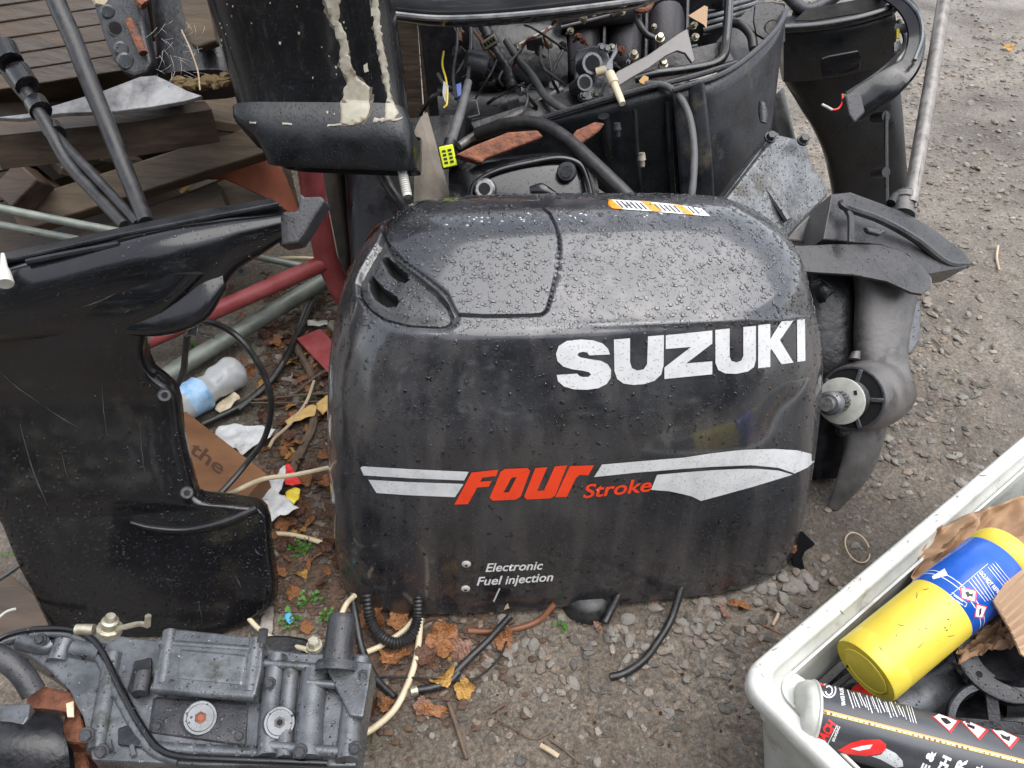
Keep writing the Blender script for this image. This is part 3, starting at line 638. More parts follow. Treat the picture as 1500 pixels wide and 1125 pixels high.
def thin(x0, y0, x1, y1, w, bend=0):
    n_ = 8; L = math.hypot(x1-x0, y1-y0); ux, uy = -(y1-y0)/L, (x1-x0)/L; up_, dn = [], []
    for k in range(n_+1):
        t = k/n_; o_ = bend*math.sin(math.pi*t)+R.uniform(-.4, .4); ww = w*(.25+math.sin(math.pi*t))*R.uniform(.5, 1.1)/2; x, y = x0+(x1-x0)*t+ux*o_, y0+(y1-y0)*t+uy*o_
        up_.append((x+ux*ww, y+uy*ww)); dn.append((x-ux*ww, y-uy*ww))
    return up_+dn[::-1]
for q in ((2, 545, 60, 590, 2.2, 3), (62, 592, 116, 626, 1.6, 2), (30, 620, 70, 740, 2.4, 4), (150, 560, 158, 640, 1.4, 2), (205, 620, 212, 690, 1.2, 1), (90, 660, 100, 700, 1, 1), (120, 450, 170, 430, 2, 1), (290, 880, 296, 905, 1, 0), (345, 842, 352, 858, 1.6, 0), (374, 806, 380, 812, 2.5, 0)):
    lay('scuff', curve2d([thin(*q)]), lb, M_scuff, leg, .0004, 12)
for k in range(46):
    x, y = R.uniform(5, 380), R.choice([R.uniform(400, 500), R.uniform(560, 910)]); a_ = R.random()*6.28; L = R.uniform(2, 11); lay('scuff', curve2d([thin(x, y, x+math.cos(a_)*L, y+math.sin(a_)*L, R.uniform(.5, 1.3))]), lb, M_scuff, leg, .0004, 30)
drops_on([legb, arm], 3400, .0006, .0026, (-10, 560, 410, 930), leg, seed=8, mask=lambda x, y: np.clip((y-600)/200, .05, 1))
drops_on([arm], 60, .0008, .0026, (160, 330, 400, 380), leg, seed=9)

# cables on the leg's side
mb = ptube([(262, 470, .99), (272, 520, 1.03), (268, 545, 1.06), (255, 572, 1.08)], .0042, 8); 
cab = thing('plug_lead', 'short grey lead with two bare pin contacts hanging beside the red brace', 'cable', V((P(262, 572, 1.08).x, P(262, 572, 1.08).y, P(262, 572, 1.08).z)))
part('lead', ptube([(274, 490, 1.0), (271, 520, 1.03), (268, 545, 1.06), (255, 572, 1.08)], .0045, 8), M_greyr, cab)
part('clip', dslab([(276, 478), (292, 470), (288, 492), (272, 490)], .99, .008), M_steel, cab, bev=.001)
for a_, b_ in (((290, 476), (310, 481)), ((288, 489), (313, 493))): part('pin', ptube([(a_[0], a_[1], .985), (b_[0], b_[1], .985)], .0028, 8, 1), M_steel, cab)
solo('black_cable', ptube([(280, 468, 1.02), (320, 476, 1.0), (355, 500, 1.0), (385, 545, 1.02), (397, 590, 1.04), (388, 640, 1.07), (360, 680, 1.08), (325, 720, 1.06), (296, 742, 1.04)], .0042, 8), M_rub, 'thin black cable looping over the wood block beside the black leg', 'cable')
solo('cream_cable', MB().tube([PY(296, 744, .80), PZ(340, 722, .10), PZ(385, 702, .09), PZ(430, 696, .085), PZ(478, 686, .08), PZ(520, 678, .07)], .0036, 8), M_cable, 'cream stripped cable crossing in front of the wood block towards the cowl', 'cable')

# ------------------------------------------------------------------ leg with flaking white paint hanging over the pallet
base = P(480, 245, 1.05)
pl_ = thing('flaking_gearcase', 'black outboard leg with flaking white paint hanging above the red post', 'outboard leg', base)
b1 = part('leg_casing', rows([(262, -160, 560, -170, .91, .14), (285, -60, 566, -70, .955, .14), (298, 0, 572, -2, .985, .135), (318, 62, 580, 56, 1.01, .13), (334, 120, 588, 112, 1.035, .13), (350, 176, 595, 170, 1.055, .125), (356, 186, 596, 182, 1.06, .12)], n=3.2, seg=36, back=.5, taper=.3), M_black, pl_)
b2 = part('lower_collar', rows([(346, 168, 598, 170, 1.05, .14), (350, 184, 604, 186, 1.048, .145), (378, 200, 608, 206, 1.05, .145), (392, 222, 611, 226, 1.058, .14), (397, 234, 611, 242, 1.065, .13), (398, 237, 610, 246, 1.066, .125)], n=8, seg=48, back=.5, taper=.15), M_blackm, pl_)
pb = bvh_of(b1, b2)
def jag(pl, amp, seed, step=5):
    rg = random.Random(seed); o = []
    for i in range(len(pl)):
        a_, b_ = pl[i], pl[(i+1) % len(pl)]; L = math.hypot(b_[0]-a_[0], b_[1]-a_[1]); k = max(1, int(L/step))
        for j in range(k):
            t = j/k; o.append((a_[0]+(b_[0]-a_[0])*t+rg.uniform(-amp, amp), a_[1]+(b_[1]-a_[1])*t+rg.uniform(-amp, amp)))
    return o
M_flake = mat('cream_white_flaking_paint', (.26, .235, .18), (.4, .375, .31), rough=.65, scale=60, c3=(.16, .11, .06), c3t=.64, bump=.3)
M_primer = mat('grey_brown_primer', (.04, .034, .027), (.13, .11, .085), rough=.7, scale=80)
for k, pl in enumerate(([(474, -4), (498, -4), (496, 30), (508, 52), (512, 85), (522, 110), (540, 128), (542, 160), (530, 180), (512, 184), (498, 180), (500, 150), (508, 118), (497, 95), (500, 70), (488, 40)],
                        [(545, -4), (553, -4), (557, 40), (566, 95), (572, 140), (584, 168), (576, 176), (562, 178), (566, 140), (556, 90), (548, 40)],
                        [(545, 174), (590, 172), (590, 176), (545, 179)], [(366, 178), (376, 179), (376, 181), (366, 181)], [(414, 180), (428, 181), (428, 183), (414, 183)], [(480, 182), (500, 181), (500, 184), (480, 185)],
                        [(532, 95), (538, 92), (540, 104), (534, 106)], [(543, 12), (547, 10), (549, 22), (544, 24)])):
    if k < 2:
        cx_ = sum(p[0] for p in pl)/len(pl); lay('primer_edge', curve2d([jag([(cx_+(x-cx_)*1.16, y+(1.5 if y > 80 else -1)) for x, y in pl], 2.4, k+9)]), pb, M_primer, pl_, .0005, 8)
    f_ = lay('paint_flake', curve2d([jag(pl, 1.9 if k < 3 else .7, k)]), pb, M_flake, pl_, .0011, 8)
    if k < 3:
        s_ = f_.modifiers.new('thickness', 'SOLIDIFY'); s_.thickness = .0009; s_.offset = -1
for k in range(26):
    x, y = (320+R.uniform(0, 34), R.uniform(0, 100)) if k < 9 else (R.uniform(330, 590), R.uniform(0, 175)); s_ = R.uniform(.6, 1.7)
    lay('paint_flake', curve2d([jag([(x-s_, y-s_*1.5), (x+s_, y-s_), (x+s_*.7, y+s_*1.6), (x-s_*.8, y+s_)], .3, 50+k, 2)]), pb, M_flake, pl_, .0009, 30)
drops_on([b1, b2], 260, .0005, .0014, (500, 0, 612, 250), pl_, seed=15)
p0, p1 = P(585, 232, 1.06), P(597, 288, 1.05); rod = MB().cyl(p0, p1, .0062, 14)
rd = part('cable_end', rod, M_offw, pl_)
th = MB()
for k in range(9):
    q = p0+(p1-p0)*(.45+.055*k); th.lathe(q, q+(p1-p0)*.03, [(0, .0064), (.5, .0072), (1, .0064)], 14)
part('thread', th, M_offw, rd)

# ------------------------------------------------------------------ timber, pallet and scrap at the upper left
st = thing('decking_stack', 'stack of dark ridged decking boards in the upper left corner', 'timber stack', P(60, 190, 1.3))
for i in range(-16, 9):  # boards beyond the top of view added, all widened, to shade the pile
    y0 = -18+22.5*i; a_, b_ = P(-90, y0+34, 1.30+.004*max(0, i)), P(225, y0-14-.5*i, 1.44)
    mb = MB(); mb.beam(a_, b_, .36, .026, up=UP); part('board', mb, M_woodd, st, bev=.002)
mb = MB(); mb.beam(P(-100, 190, 1.2), P(300, 120, 1.5), .03, .16, up=UP); part('backing_board', mb, M_woodd, st)
blade = MB().prism([PP(x, y, P(160, 140, 1.08), V((.05, -.5, .85))) for x, y in [(-10, 172), (40, 166), (100, 148), (150, 133), (205, 112), (228, 110), (250, 120), (275, 133), (296, 140), (270, 148), (225, 156), (170, 163), (90, 166), (30, 174)]], V((0, .002, -.006)))
solo('aluminium_blade', blade, M_alu, 'bright bare aluminium blade lying under the black hoses at upper left', 'blade', bev=.001)
solo('blade_shade_board', MB().prism([PP(x, y, P(160, 150, 1.12), V((.05, -.5, .85))) for x, y in [(-20, 180), (100, 164), (300, 148), (310, 160), (200, 178), (-20, 200)]], V((0, 0, -.05))), M_woodd, 'dark board added for the shade beneath the aluminium blade', 'board')  # dark board put in where only shade lies under the blade

pal = thing('wooden_pallet', 'mossy grey wooden pallet behind the black leg at left', 'pallet', P(220, 330, 1.3))
def bear(name, x0, y0, d0, x1, y1, d1, w, h, mt=M_wood, up=None, parent=pal, bev=.003):
    mb = MB(); mb.beam(P(x0, y0, d0), P(x1, y1, d1), w, h, up=up or UP); return part(name, mb, mt, parent, bev=bev)
bear('bearer', 30, 322, 1.27, 392, 206, 1.31, .04, .05)
bear('bearer', -60, 300, 1.60, 350, 150, 1.66, .04, .06)
bear('bearer', 60, 392, 1.33, 330, 290, 1.36, .05, .05, M_woodd)
for k, (x0, y0, x1, y1) in enumerate([(300, 196, 230, 140), (245, 214, 175, 150), (180, 236, 100, 170), (120, 256, 40, 190), (60, 276, -20, 205)]):
    if k in (0,): bear('deck_board', x0+20, y0-12, 1.27, x1+60, y1+8, 1.5, .075, .018, M_wood)
    else: bear('deck_board', x0, y0, 1.29, x1, y1, 1.55, .065, .016, M_woodd if k != 1 else M_wood)
bear('deck_board', 330, 186, 1.28, 300, 150, 1.5, .05, .018, M_wood)
bear('bottom_board', 40, 420, 1.4, 340, 330, 1.5, .1, .02, M_woodd)
bear('block', 20, 262, 1.22, 50, 290, 1.22, .05, .06, M_woodd)
for x0, y0, x1, y1, d, lab in ((-20, 360, 420, 255, 1.56, 'dark timber baulk in the shade behind the pallet'), (-40, 250, 360, 180, 1.72, 'dark timber baulk at the back of the pallet under the decking')):
    mb = MB(); mb.beam(P(x0, y0, d), P(x1, y1, d), .1, .12, up=UP); solo('timber_baulk', mb, M_woodd, lab, 'timber', bev=.003)
# added backdrop of boards on edge, blocks bright ground showing through the heap
wall = thing('backdrop_boards', 'dark brown boards added as a backdrop against bright gaps behind the scrap engines', 'board backdrop', V((-.2, 1.95, 0)))
for k in range(15):
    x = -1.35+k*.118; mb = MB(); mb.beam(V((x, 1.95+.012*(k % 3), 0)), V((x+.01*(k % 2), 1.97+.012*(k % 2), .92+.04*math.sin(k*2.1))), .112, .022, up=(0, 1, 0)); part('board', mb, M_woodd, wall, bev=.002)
solo('dark_gap_box', rows([(496, 190, 690, 170, 1.36, .2), (500, 260, 680, 250, 1.36, .2), (505, 330, 670, 330, 1.36, .2), (512, 420, 660, 420, 1.36, .18)], n=5), M_engdark, 'added dark box standing in for the shaded gap between the red post and the rocker cover', 'engine cover')  # dark box added to fill a gap that is only black shade
solo('pale_plank', MB().prism([P(606, 190, 1.2), P(616, 170, 1.2), P(650, 296, 1.17), P(604, 300, 1.17)], V((.01, .018, .002))), M_plank, 'pale grey plank leaning between the flaking leg and the engine', 'plank', bev=.002)
solo('rust_orange_plate', dslab([(305, 262), (388, 208), (396, 214), (420, 262), (438, 308), (425, 312), (395, 292), (330, 262)], 1.36, .006, (.02, 0)), M_rustor, 'rust orange steel plate between the pallet and the red post', 'plate', bev=.001)
solo('yellow_leaf_scrap', dslab([(262, 280), (275, 268), (292, 258), (288, 266), (276, 276), (266, 284)], 1.42, .002), M_leaf[1], 'yellow leaf caught under the pallet bearer', 'leaf', group='leaf scraps on the pallet')
solo('pale_board_scrap', dslab([(262, 262), (310, 248), (325, 262), (280, 280), (258, 278)], 1.46, .01), M_plank, 'pale board end seen under the pallet bearer', 'board', bev=.002)

# hoses in front of the pile
solo('black_hose', MB().tube([P(66, -60, 1.02), P(82, 0, 1.02), P(108, 60, 1.015), P(135, 130, 1.0), P(160, 190, .985), P(184, 250, .97), P(200, 290, .955), P(214, 326, .935)], lambda t: .0128-.0035*t, 14, 10), M_rub, 'thick dull black hose running down from the top left over the pallet', 'hose')
hb = thing('taped_hose_pair', 'pair of thin black hoses bound with tape at the far left', 'hose', P(190, 326, .93))
part('hose', MB().tube([P(-20, 40, 1.0), P(10, 90, 1.0), P(42, 140, .995), P(72, 190, .985), P(100, 240, .975), P(140, 285, .96), P(182, 330, .935)], lambda t: .0095-.003*t, 12, 8), M_rub, hb)
part('hose', MB().tube([P(-10, 70, 1.01), P(20, 118, 1.01), P(55, 160, 1.0), P(86, 205, .99), P(125, 245, .975), P(165, 288, .96), P(202, 328, .935)], lambda t: .0088-.0025*t, 12, 8), M_rub, hb)
for k, (x, y, x2, y2) in enumerate([(6, 70, 16, 92), (26, 104, 40, 126), (52, 150, 60, 163), (76, 188, 82, 198)]):
    part('tape', MB().tube([P(x, y, .998), P((x+x2)/2, (y+y2)/2, .994), P(x2, y2, .99)], .0165-.001*k, 14, 4, flat=.9), M_black, hb)
solo('green_pipe', MB().tube([P(-30, 296, 1.1), P(0, 305, 1.1), P(160, 337, 1.12), P(220, 348, 1.13)], .0062, 10, 2), M_galv, 'upper of two thin greenish pipes crossing behind the top arm at far left', 'pipe')
solo('green_pipe', MB().tube([P(-30, 322, 1.12), P(0, 329, 1.12), P(110, 350, 1.14), P(150, 358, 1.14)], .0055, 10, 2), M_galv, 'lower of two thin greenish pipes crossing behind the top arm at far left', 'pipe')

# clamp bracket and mouldy engine lump
cb_ = thing('clamp_bracket', 'grimy cast clamp bracket with round holes hanging at top left', 'bracket', P(190, 100, 1.12))
part('plate', dslab([(128, -40), (196, -40), (206, 10), (214, 60), (222, 90), (214, 106), (196, 111), (178, 104), (164, 85), (150, 52), (138, 12)], 1.12, .03), M_castd, cb_, bev=.005)
for x, y, r, mt, nm in ((147, -4, .014, M_cream, 'nut'), (158, 17, .010, M_cast, 'boss'), (178, 72, .0105, M_cast, 'boss'), (184, 90, .012, M_cast, 'boss')):
    p = P(x, y, 1.119); n = (CAM-p).normalized(); mb = MB(); mb.lathe(p-n*.004, p+n*.006, [(0, r), (.7, r), (1, r*.75)], 6 if nm == 'nut' else 18); part(nm, mb, mt, cb_)
p = P(169, 41, 1.118); n = (CAM-p).normalized(); part('hole_rim', MB().lathe(p-n*.004, p+n*.003, [(0, .0115), (1, .011)], 18), M_cast, cb_); part('hole', MB().cyl(p+n*.0028, p+n*.0034, .0085, 16), M_hole, cb_)
lump = thing('rotting_engine_mount', 'black engine mount crusted with moss and cobweb at top left', 'engine mount', P(260, 120, 1.15))
part('mount', rows([(212, -60, 330, -60, 1.16, .1), (216, 0, 322, -2, 1.16, .1), (222, 60, 330, 50, 1.15, .1), (226, 112, 338, 104, 1.14, .08)], n=4), M_engdark, lump)
part('wood_shim', dslab([(256, -20), (300, -20), (316, 60), (288, 70), (278, 64)], 1.1, .02), M_wood, lump, bev=.003)
cr = MB()
for k in range(70):
    v, f = rock(R.uniform(.003, .009), 1, k, .9); x = R.uniform(228, 330); y = 122-(x-280)*.09+R.gauss(0, 4)+(8 if x < 262 else 0); q = P(x, y, 1.105+R.uniform(0, .02)); cr.add([p+q for p in v], f)
part('mossy_crust', cr, mat('mossy_brown_crust', (.08, .05, .02), (.2, .14, .06), rough=.9, scale=90, c3=(.05, .06, .015), bump=1), lump, kind='stuff')
part('rust_bolt', ptube([(198, -12, 1.11), (206, 2, 1.1), (212, 8, 1.1)], .008, 8, 3), M_rust, lump)
part('rust_streak', ptube([(190, 30, 1.112), (200, 55, 1.11), (210, 78, 1.108)], .0065, 8, 4), M_rust, lump)
cw = MB()
for k in range(34):
    x, y = R.uniform(222, 290), R.uniform(25, 110); a_ = R.random()*6.28; L = R.uniform(8, 30); cw.tube([P(x, y, 1.088), P(x+math.cos(a_)*L*.5+2, y+math.sin(a_)*L*.5, 1.082), P(x+math.cos(a_)*L, y+math.sin(a_)*L, 1.09)], .00022, 4, 3)
part('cobweb', cw, M_offw, lump, kind='stuff')
part('straw', ptube([(266, 44, 1.085), (280, 75, 1.08), (290, 105, 1.075), (293, 132, 1.07)], .0011, 6, 5), M_pale, lump)

# ------------------------------------------------------------------ red tube frame and pipes on the ground
fr = thing('red_tube_frame', 'chipped red steel tube frame standing left of the cowl', 'tube frame', V((PZ(500, 475).x, 1.234, 0)))
part('post', MB().tube([V((-.302, 1.234, 0)), PY(478, 380, 1.234), PY(452, 235, 1.234), PY(438, 160, 1.234)], .0215, 20, 2), M_red, fr)
part('brace', MB().tube([PY(476, 384, 1.225), PY(400, 418, 1.20), PY(300, 462, 1.15), PY(196, 508, 1.10)], .0155, 18, 2), M_red, fr)
part('foot_plate', MB().beam(PZ(452, 490, .02), PZ(505, 545, .02), .05, .006), M_red, fr, bev=.001)
part('pipe_clamp', MB().tube([PZ(486, 476, .02), PZ(500, 486, .02), PZ(512, 480, .02)], .012, 12, 4), M_zinc, fr)
solo('galvanised_bar', MB().prism([PY(470, 245, 1.30), PY(498, 245, 1.30), PY(522, 400, 1.30), PY(500, 400, 1.30)], V((0, .01, 0))), M_galv, 'flat grey green bar standing just behind the red post', 'bar', bev=.001)
solo('grey_floor_pipe', MB().tube([PZ(215, 572, .03), PZ(280, 528, .03), PZ(380, 468, .04), PZ(474, 412, .05)], .0165, 18, 2), M_galv, 'thick greenish grey pipe lying on the soil below the red brace', 'pipe')
solo('grey_upper_pipe', MB().tube([PY(360, 372, 1.35), PY(470, 396, 1.35), PY(530, 410, 1.36)], .0075, 12, 2), M_galv, 'thin grey pipe passing behind the red post above the brace', 'pipe')
solo('cream_hose', MB().tube([PY(380, 384, 1.4), PY(420, 378, 1.38), PY(470, 380, 1.38), PY(515, 388, 1.36), PY(528, 396, 1.36)], .0042, 8), M_cable, 'cream hose passing behind the red post', 'hose')
p = PY(353, 397, 1.2); n = (CAM-p).normalized(); w_ = thing('rubber_washer', 'black rubber washer on the pipe behind the arm end', 'washer', p); part('ring', MB().lathe(p, p+n*.004, [(0, .010), (1, .0095)], 20), M_rub, w_); part('hole', MB().cyl(p+n*.004, p+n*.0045, .0045, 14), M_hole, w_)
solo('black_pipe', MB().tube([PY(555, 240, 1.15), PY(572, 275, 1.13), PY(590, 300, 1.1), PY(600, 318, 1.05)], .010, 12), M_rub, 'black hose dropping behind the cowl left of the pale plank', 'hose')
solo('rusty_strap', MB().tube([PY(500, 420, 1.25), PY(520, 380, 1.2), PY(545, 340, 1.15), PY(565, 325, 1.1)], .0028, 8), M_rust, 'thin rusty rod behind the cowl above its air vent', 'rod')
solo('black_hose_upright', MB().tube([PY(505, 480, 1.3), PY(512, 380, 1.3), PY(505, 300, 1.3), PY(498, 240, 1.3)], .008, 10), M_rub, 'upright black hose between the red post and the cowl', 'hose')
# ------------------------------------------------------------------ unseen hedge added behind the camera to darken what the wet paint mirrors
def foliage_row(name, x0, x1, y, h, n, label):
    rg = random.Random(len(label)); mb = MB()
    for k in range(n):
        x = rg.uniform(x0, x1); z = h*(rg.random()**.8)*(1-.25*abs(math.sin(x*1.3))); yy = y+rg.gauss(0, .35); s_ = rg.uniform(.12, .3)
        a = V((rg.uniform(-1, 1), rg.uniform(-1, 1), rg.uniform(-1, 1))).normalized(); b = a.orthogonal().normalized(); c_ = V((x, yy, z))
        mb.add([c_-a*s_, c_+b*s_*.6, c_+a*s_, c_-b*s_*.6], [(0, 1, 2, 3)])
    o = solo(name, mb, mat(name+'_leaves', (.015, .03, .01), (.05, .07, .02), rough=.6, scale=3), label, 'reflection screen', smooth=False); return o
foliage_row('reflection screen', -9, 9, -4.2, 4.2, 5200, 'tall dark hedge across the yard behind the photographer')

# ------------------------------------------------------------------ powerhead lying behind the cowl
base = P(850, 250, 1.35)
E = thing('outboard_powerhead', 'black outboard powerhead with hoses, bolts and wiring exposed behind the cowl', 'engine', base)
part('rear_casting', dslab([(600, -80), (1060, -90), (1070, 60), (1060, 95), (960, 118), (840, 150), (700, 185), (630, 180)], 1.50, .12, (0, .075)), M_engdark, E, bev=.01)
for k, (x0, x1, yt, yb_, d) in enumerate([(826, 884, -40, 118, 1.44), (888, 946, -50, 100, 1.45), (950, 1010, -60, 84, 1.46)]):
    part('cylinder_barrel', rows([(x0+6, yt, x1+2, yt-4, d, .07), (x0+2, yt+50, x1, yt+44, d, .08), (x0, (yt+yb_)//2, x1-2, (yt+yb_)//2-4, d-.005, .085), (x0+2, yb_-16, x1-4, yb_-22, d, .08), (x0+8, yb_, x1-8, yb_-5, d+.01, .06)], n=2.6), M_engine, E)
for x, y0, y1 in ((886, 10, 100), (948, -20, 84), (1008, -30, 70)): part('rib', ptube([(x, y0, 1.425), (x-2, y1, 1.42)], .004, 6, 2), M_engdark, E)
part('crank_cover', rows([(690, 30, 700, 110, 1.44, .08), (730, 20, 740, 130, 1.43, .1), (780, 20, 790, 140, 1.43, .1), (826, 15, 832, 130, 1.44, .08)], n=3), M_engdark, E)
part('lower_block', rows([(640, 120, 650, 210, 1.45, .1), (720, 130, 730, 215, 1.43, .1), (800, 120, 806, 210, 1.42, .1), (880, 110, 886, 190, 1.42, .1)], n=3), M_engdark, E)
part('top_cover', rows([(820, -30, 824, 36, 1.40, .05), (880, -30, 884, 30, 1.40, .05), (935, -34, 938, 22, 1.40, .05)], n=3), M_engine, E)
lin = part('throttle_rod', ptube([(822, 40, 1.37), (896, 22, 1.36)], .0028, 8, 1), M_lever, E)
part('rod_end', ptube([(895, 23, 1.36), (915, 16, 1.36)], .0065, 8, 1), M_castd, lin)
part('long_bolt', ptube([(760, 66, 1.36), (800, 44, 1.38), (808, 39, 1.39)], .0036, 10, 1), M_pole, E)
vd = V((0, -.75, .66))
for x, y, d, r in ((757, 71, 1.355, .0085), (803, 65, 1.37, .008), (763, 133, 1.35, .009), (812, 126, 1.345, .0095), (835, 46, 1.36, .006), (868, 18, 1.37, .008), (910, 17, 1.34, .007), (672, 43, 1.36, .006), (895, 70, 1.3, .006), (1015, 38, 1.33, .006)):
    bolt(P(x, y, d), V((-.3 if x < 830 else .2, -.8, .45)), r*.75, M_steel if y > 100 else M_zinc, E, L=.012, shaft=.02)
part('stud_rod', ptube([(803, 70, 1.37), (807, 100, 1.36), (811, 122, 1.35)], .0013, 6, 2), M_castd, E)
part('shift_rod', ptube([(672, 214, 1.24), (700, 196, 1.26), (760, 166, 1.3), (822, 132, 1.34)], .0066, 12, 3), M_pole, E)
# bracket with two tubes
bk = part('thermostat_bracket', dslab([(841, 82), (846, 72), (872, 66), (890, 74), (896, 92), (890, 120), (878, 142), (862, 149), (847, 144), (842, 116)], 1.27, .012), M_cast, E, bev=.003)
for x, y, r in ((866, 94, .0165), (855, 122, .0125)):
    p = P(x, y, 1.245); n = V((.25, -.8, .5)).normalized(); part('tube_sleeve', MB().lathe(p-n*.04, p+n*.004, [(0, r*.95), (.8, r), (1, r*1.02)], 22), M_castd, bk)
    part('tube_rim', MB().lathe(p+n*.003, p+n*.006, [(0, r*1.1), (1, r*1.04)], 22), M_cast, bk); part('tube_bore', MB().cyl(p+n*.006, p+n*.0066, r*.76, 20), M_hole, bk)
for x, y in ((872, 138), (855, 140), (880, 70), (888, 72)): bolt(P(x, y, 1.25), V((.2, -.8, .5)), .0052, M_cast, bk, L=.008)
part('clip_lever', dslab([(888, 92), (896, 80), (903, 62), (905, 76), (898, 88), (898, 104), (893, 112), (886, 104)], 1.235, .006), M_cast, bk, bev=.001)
nz_ = part('plastic_nozzle', MB().lathe(P(893, 108, 1.23), P(912, 152, 1.2), [(0, .008), (.35, .0085), (.36, .0062), (.8, .0058), (1, .0048)], 16), M_cream, E)
part('nozzle_stub', ptube([(874, 106, 1.24), (888, 102, 1.235)], .007, 12, 1), M_cream, E)
part('lever_bar', dslab([(898, 112), (905, 104), (950, 80), (996, 48), (1007, 42), (1012, 62), (1018, 88), (1014, 92), (1004, 78), (992, 74), (975, 82), (950, 100), (928, 112), (906, 126)], 1.24, .006, (.02, 0)), M_lever, E, bev=.0012)
for x, y in ((966, 58), (928, 83), (971, 96)): bolt(P(x, y, 1.26), V((0, -.6, .8)), .006, M_zinc, E, L=.012, shaft=.03)
part('fuel_pipe', ptube([(930, 116, 1.24), (960, 108, 1.235), (1005, 102, 1.24), (1045, 94, 1.25), (1060, 82, 1.26), (1064, 60, 1.28), (1067, 20, 1.3), (1070, -40, 1.33)], .0075, 12), M_black, E)
part('vent_hose', ptube([(945, 123, 1.22), (975, 126, 1.2), (998, 145, 1.18), (1012, 180, 1.165), (1017, 225, 1.15), (1015, 270, 1.14), (1010, 305, 1.14)], .0055, 12), M_greyr, E)
part('coolant_hose', ptube([(700, 196, 1.24), (745, 182, 1.2), (790, 182, 1.17), (830, 204, 1.14), (870, 240, 1.11), (910, 278, 1.09), (930, 300, 1.09)], .0105, 16), M_rub, E)
part('side_hose', ptube([(950, -10, 1.35), (935, 25, 1.33), (945, 48, 1.32), (958, 56, 1.32)], .006, 10), M_rub, E)
part('brake_arm', ptube([(945, -12, 1.34), (930, 12, 1.32), (948, 14, 1.32), (958, -6, 1.33)], .005, 8), M_rust, E)
# wiring
W = part('wire_loom', MB().tube([P(742, 60, 1.33), P(760, 88, 1.31), P(780, 112, 1.3), P(800, 142, 1.28), P(832, 164, 1.26)], .0068, 12, 8), M_greyr, E)
part('wire_loom', MB().tube([P(686, 120, 1.2), P(676, 160, 1.17), P(660, 208, 1.13)], lambda t: .006+.002*t, 12, 6), M_greyr, E)
part('wire', ptube([(684, 10, 1.3), (690, 50, 1.28), (688, 90, 1.25), (684, 125, 1.2)], .0035, 8), M_rub, E)
part('wire', ptube([(668, -10, 1.3), (670, 60, 1.27), (664, 110, 1.24), (668, 145, 1.2)], .0028, 8), M_rub, E)
part('yellow_wire', ptube([(650, 75, 1.25), (648, 95, 1.24), (654, 120, 1.23), (655, 150, 1.22), (650, 158, 1.22)], .0016, 6), M_yelpl, E)
part('white_wire_tag', dslab([(650, 118), (657, 126), (657, 145), (652, 150), (648, 135)], 1.225, .002), M_offw, E)
part('blue_connector', dslab([(664, 124), (676, 120), (676, 140), (666, 144)], 1.25, .012), M_blue, E, bev=.001)
part('red_brown_hose', ptube([(664, 0, 1.34), (669, 30, 1.33), (672, 48, 1.33), (673, 62, 1.32)], .005, 8), M_rust, E)
part('sensor_body', MB().lathe(P(682, 88, 1.25), P(712, 96, 1.26), [(0, .016), (.1, .018), (.9, .019), (1, .016)], 20), M_castd, E)
part('wire_clip', ptube([(690, 148, 1.2), (698, 148, 1.2), (702, 168, 1.2), (686, 172, 1.2)], .0012, 6, 1), M_greyr, E)
part('harness_tape', ptube([(700, 18, 1.33), (712, 45, 1.31), (722, 70, 1.3), (740, 100, 1.29), (750, 128, 1.29)], .0095, 10, 6, corr=1), M_rub, E)
def connector(name, cx, cy, d, w, h, ang, mt, rws, cls, label=None):
    p = P(cx, cy, d); n = (CAM-p).normalized(); x = (RT*math.cos(rad(ang))+UP*math.sin(rad(ang))); y = n.cross(x).normalized(); x = y.cross(n).normalized(); Mx = Matrix((x, y, n)).transposed()
    o = part(name, MB().box(p-n*.008, w*1.12, h*1.12, .02, Mx), M_blk, E, bev=.002); o2 = part('face', MB().box(p+n*.001, w, h, .006, Mx), mt, o, bev=.0015)
    link_sock.extend((p+n*.0043+x*w*((j+.5)/cls-.5)*.8+y*h*((i+.5)/rws-.5)*.72, w*.8/cls*.62, h*.72/rws*.55, Mx) for i in range(rws) for j in range(cls))
    mb = MB()
    for q, a_, b_, M_ in link_sock: mb.box(q, a_, b_, .0015, M_)
    link_sock.clear(); part('sockets', mb, M_blk, o)
link_sock = []
M_neon = mat('neon_yellow_plastic', (.62, .72, .01), (.7, .8, .02), rough=.4, scale=40)
connector('yellow_plug', 656, 229, 1.12, .021, .03, 12, M_neon, 4, 2)
connector('cream_plug', 717, 62, 1.29, .027, .014, 33, M_cream, 1, 4)
part('plug_wires', ptube([(660, 205, 1.13), (657, 218, 1.13), (655, 232, 1.14)], .009, 10, 3), M_rub, E)
solo('orange_leaf', dslab([(936, 118), (943, 110), (950, 113), (949, 130), (945, 124), (938, 121)], 1.215, .0006), M_leaf[1], 'small bright orange leaf resting on the engine lever', 'leaf')
rw = random.Random(77)
for k in range(22):
    x, y = rw.uniform(640, 830), rw.uniform(30, 150); a_ = rw.uniform(.6, 2.6); L = rw.uniform(30, 90); x2, y2 = x+math.cos(a_)*L, y+math.sin(a_)*L*.8; dd = rw.uniform(1.27, 1.34)
    part('wire', MB().tube([P(x, y, dd), P((x+x2)/2+rw.gauss(0, 12), (y+y2)/2+rw.gauss(0, 8), dd-.03), P(x2, y2, dd-.01)], rw.uniform(.0012, .004), 8, 6), rw.choice([M_rub, M_rub, M_greyr, M_engdark, M_browncab]), E)
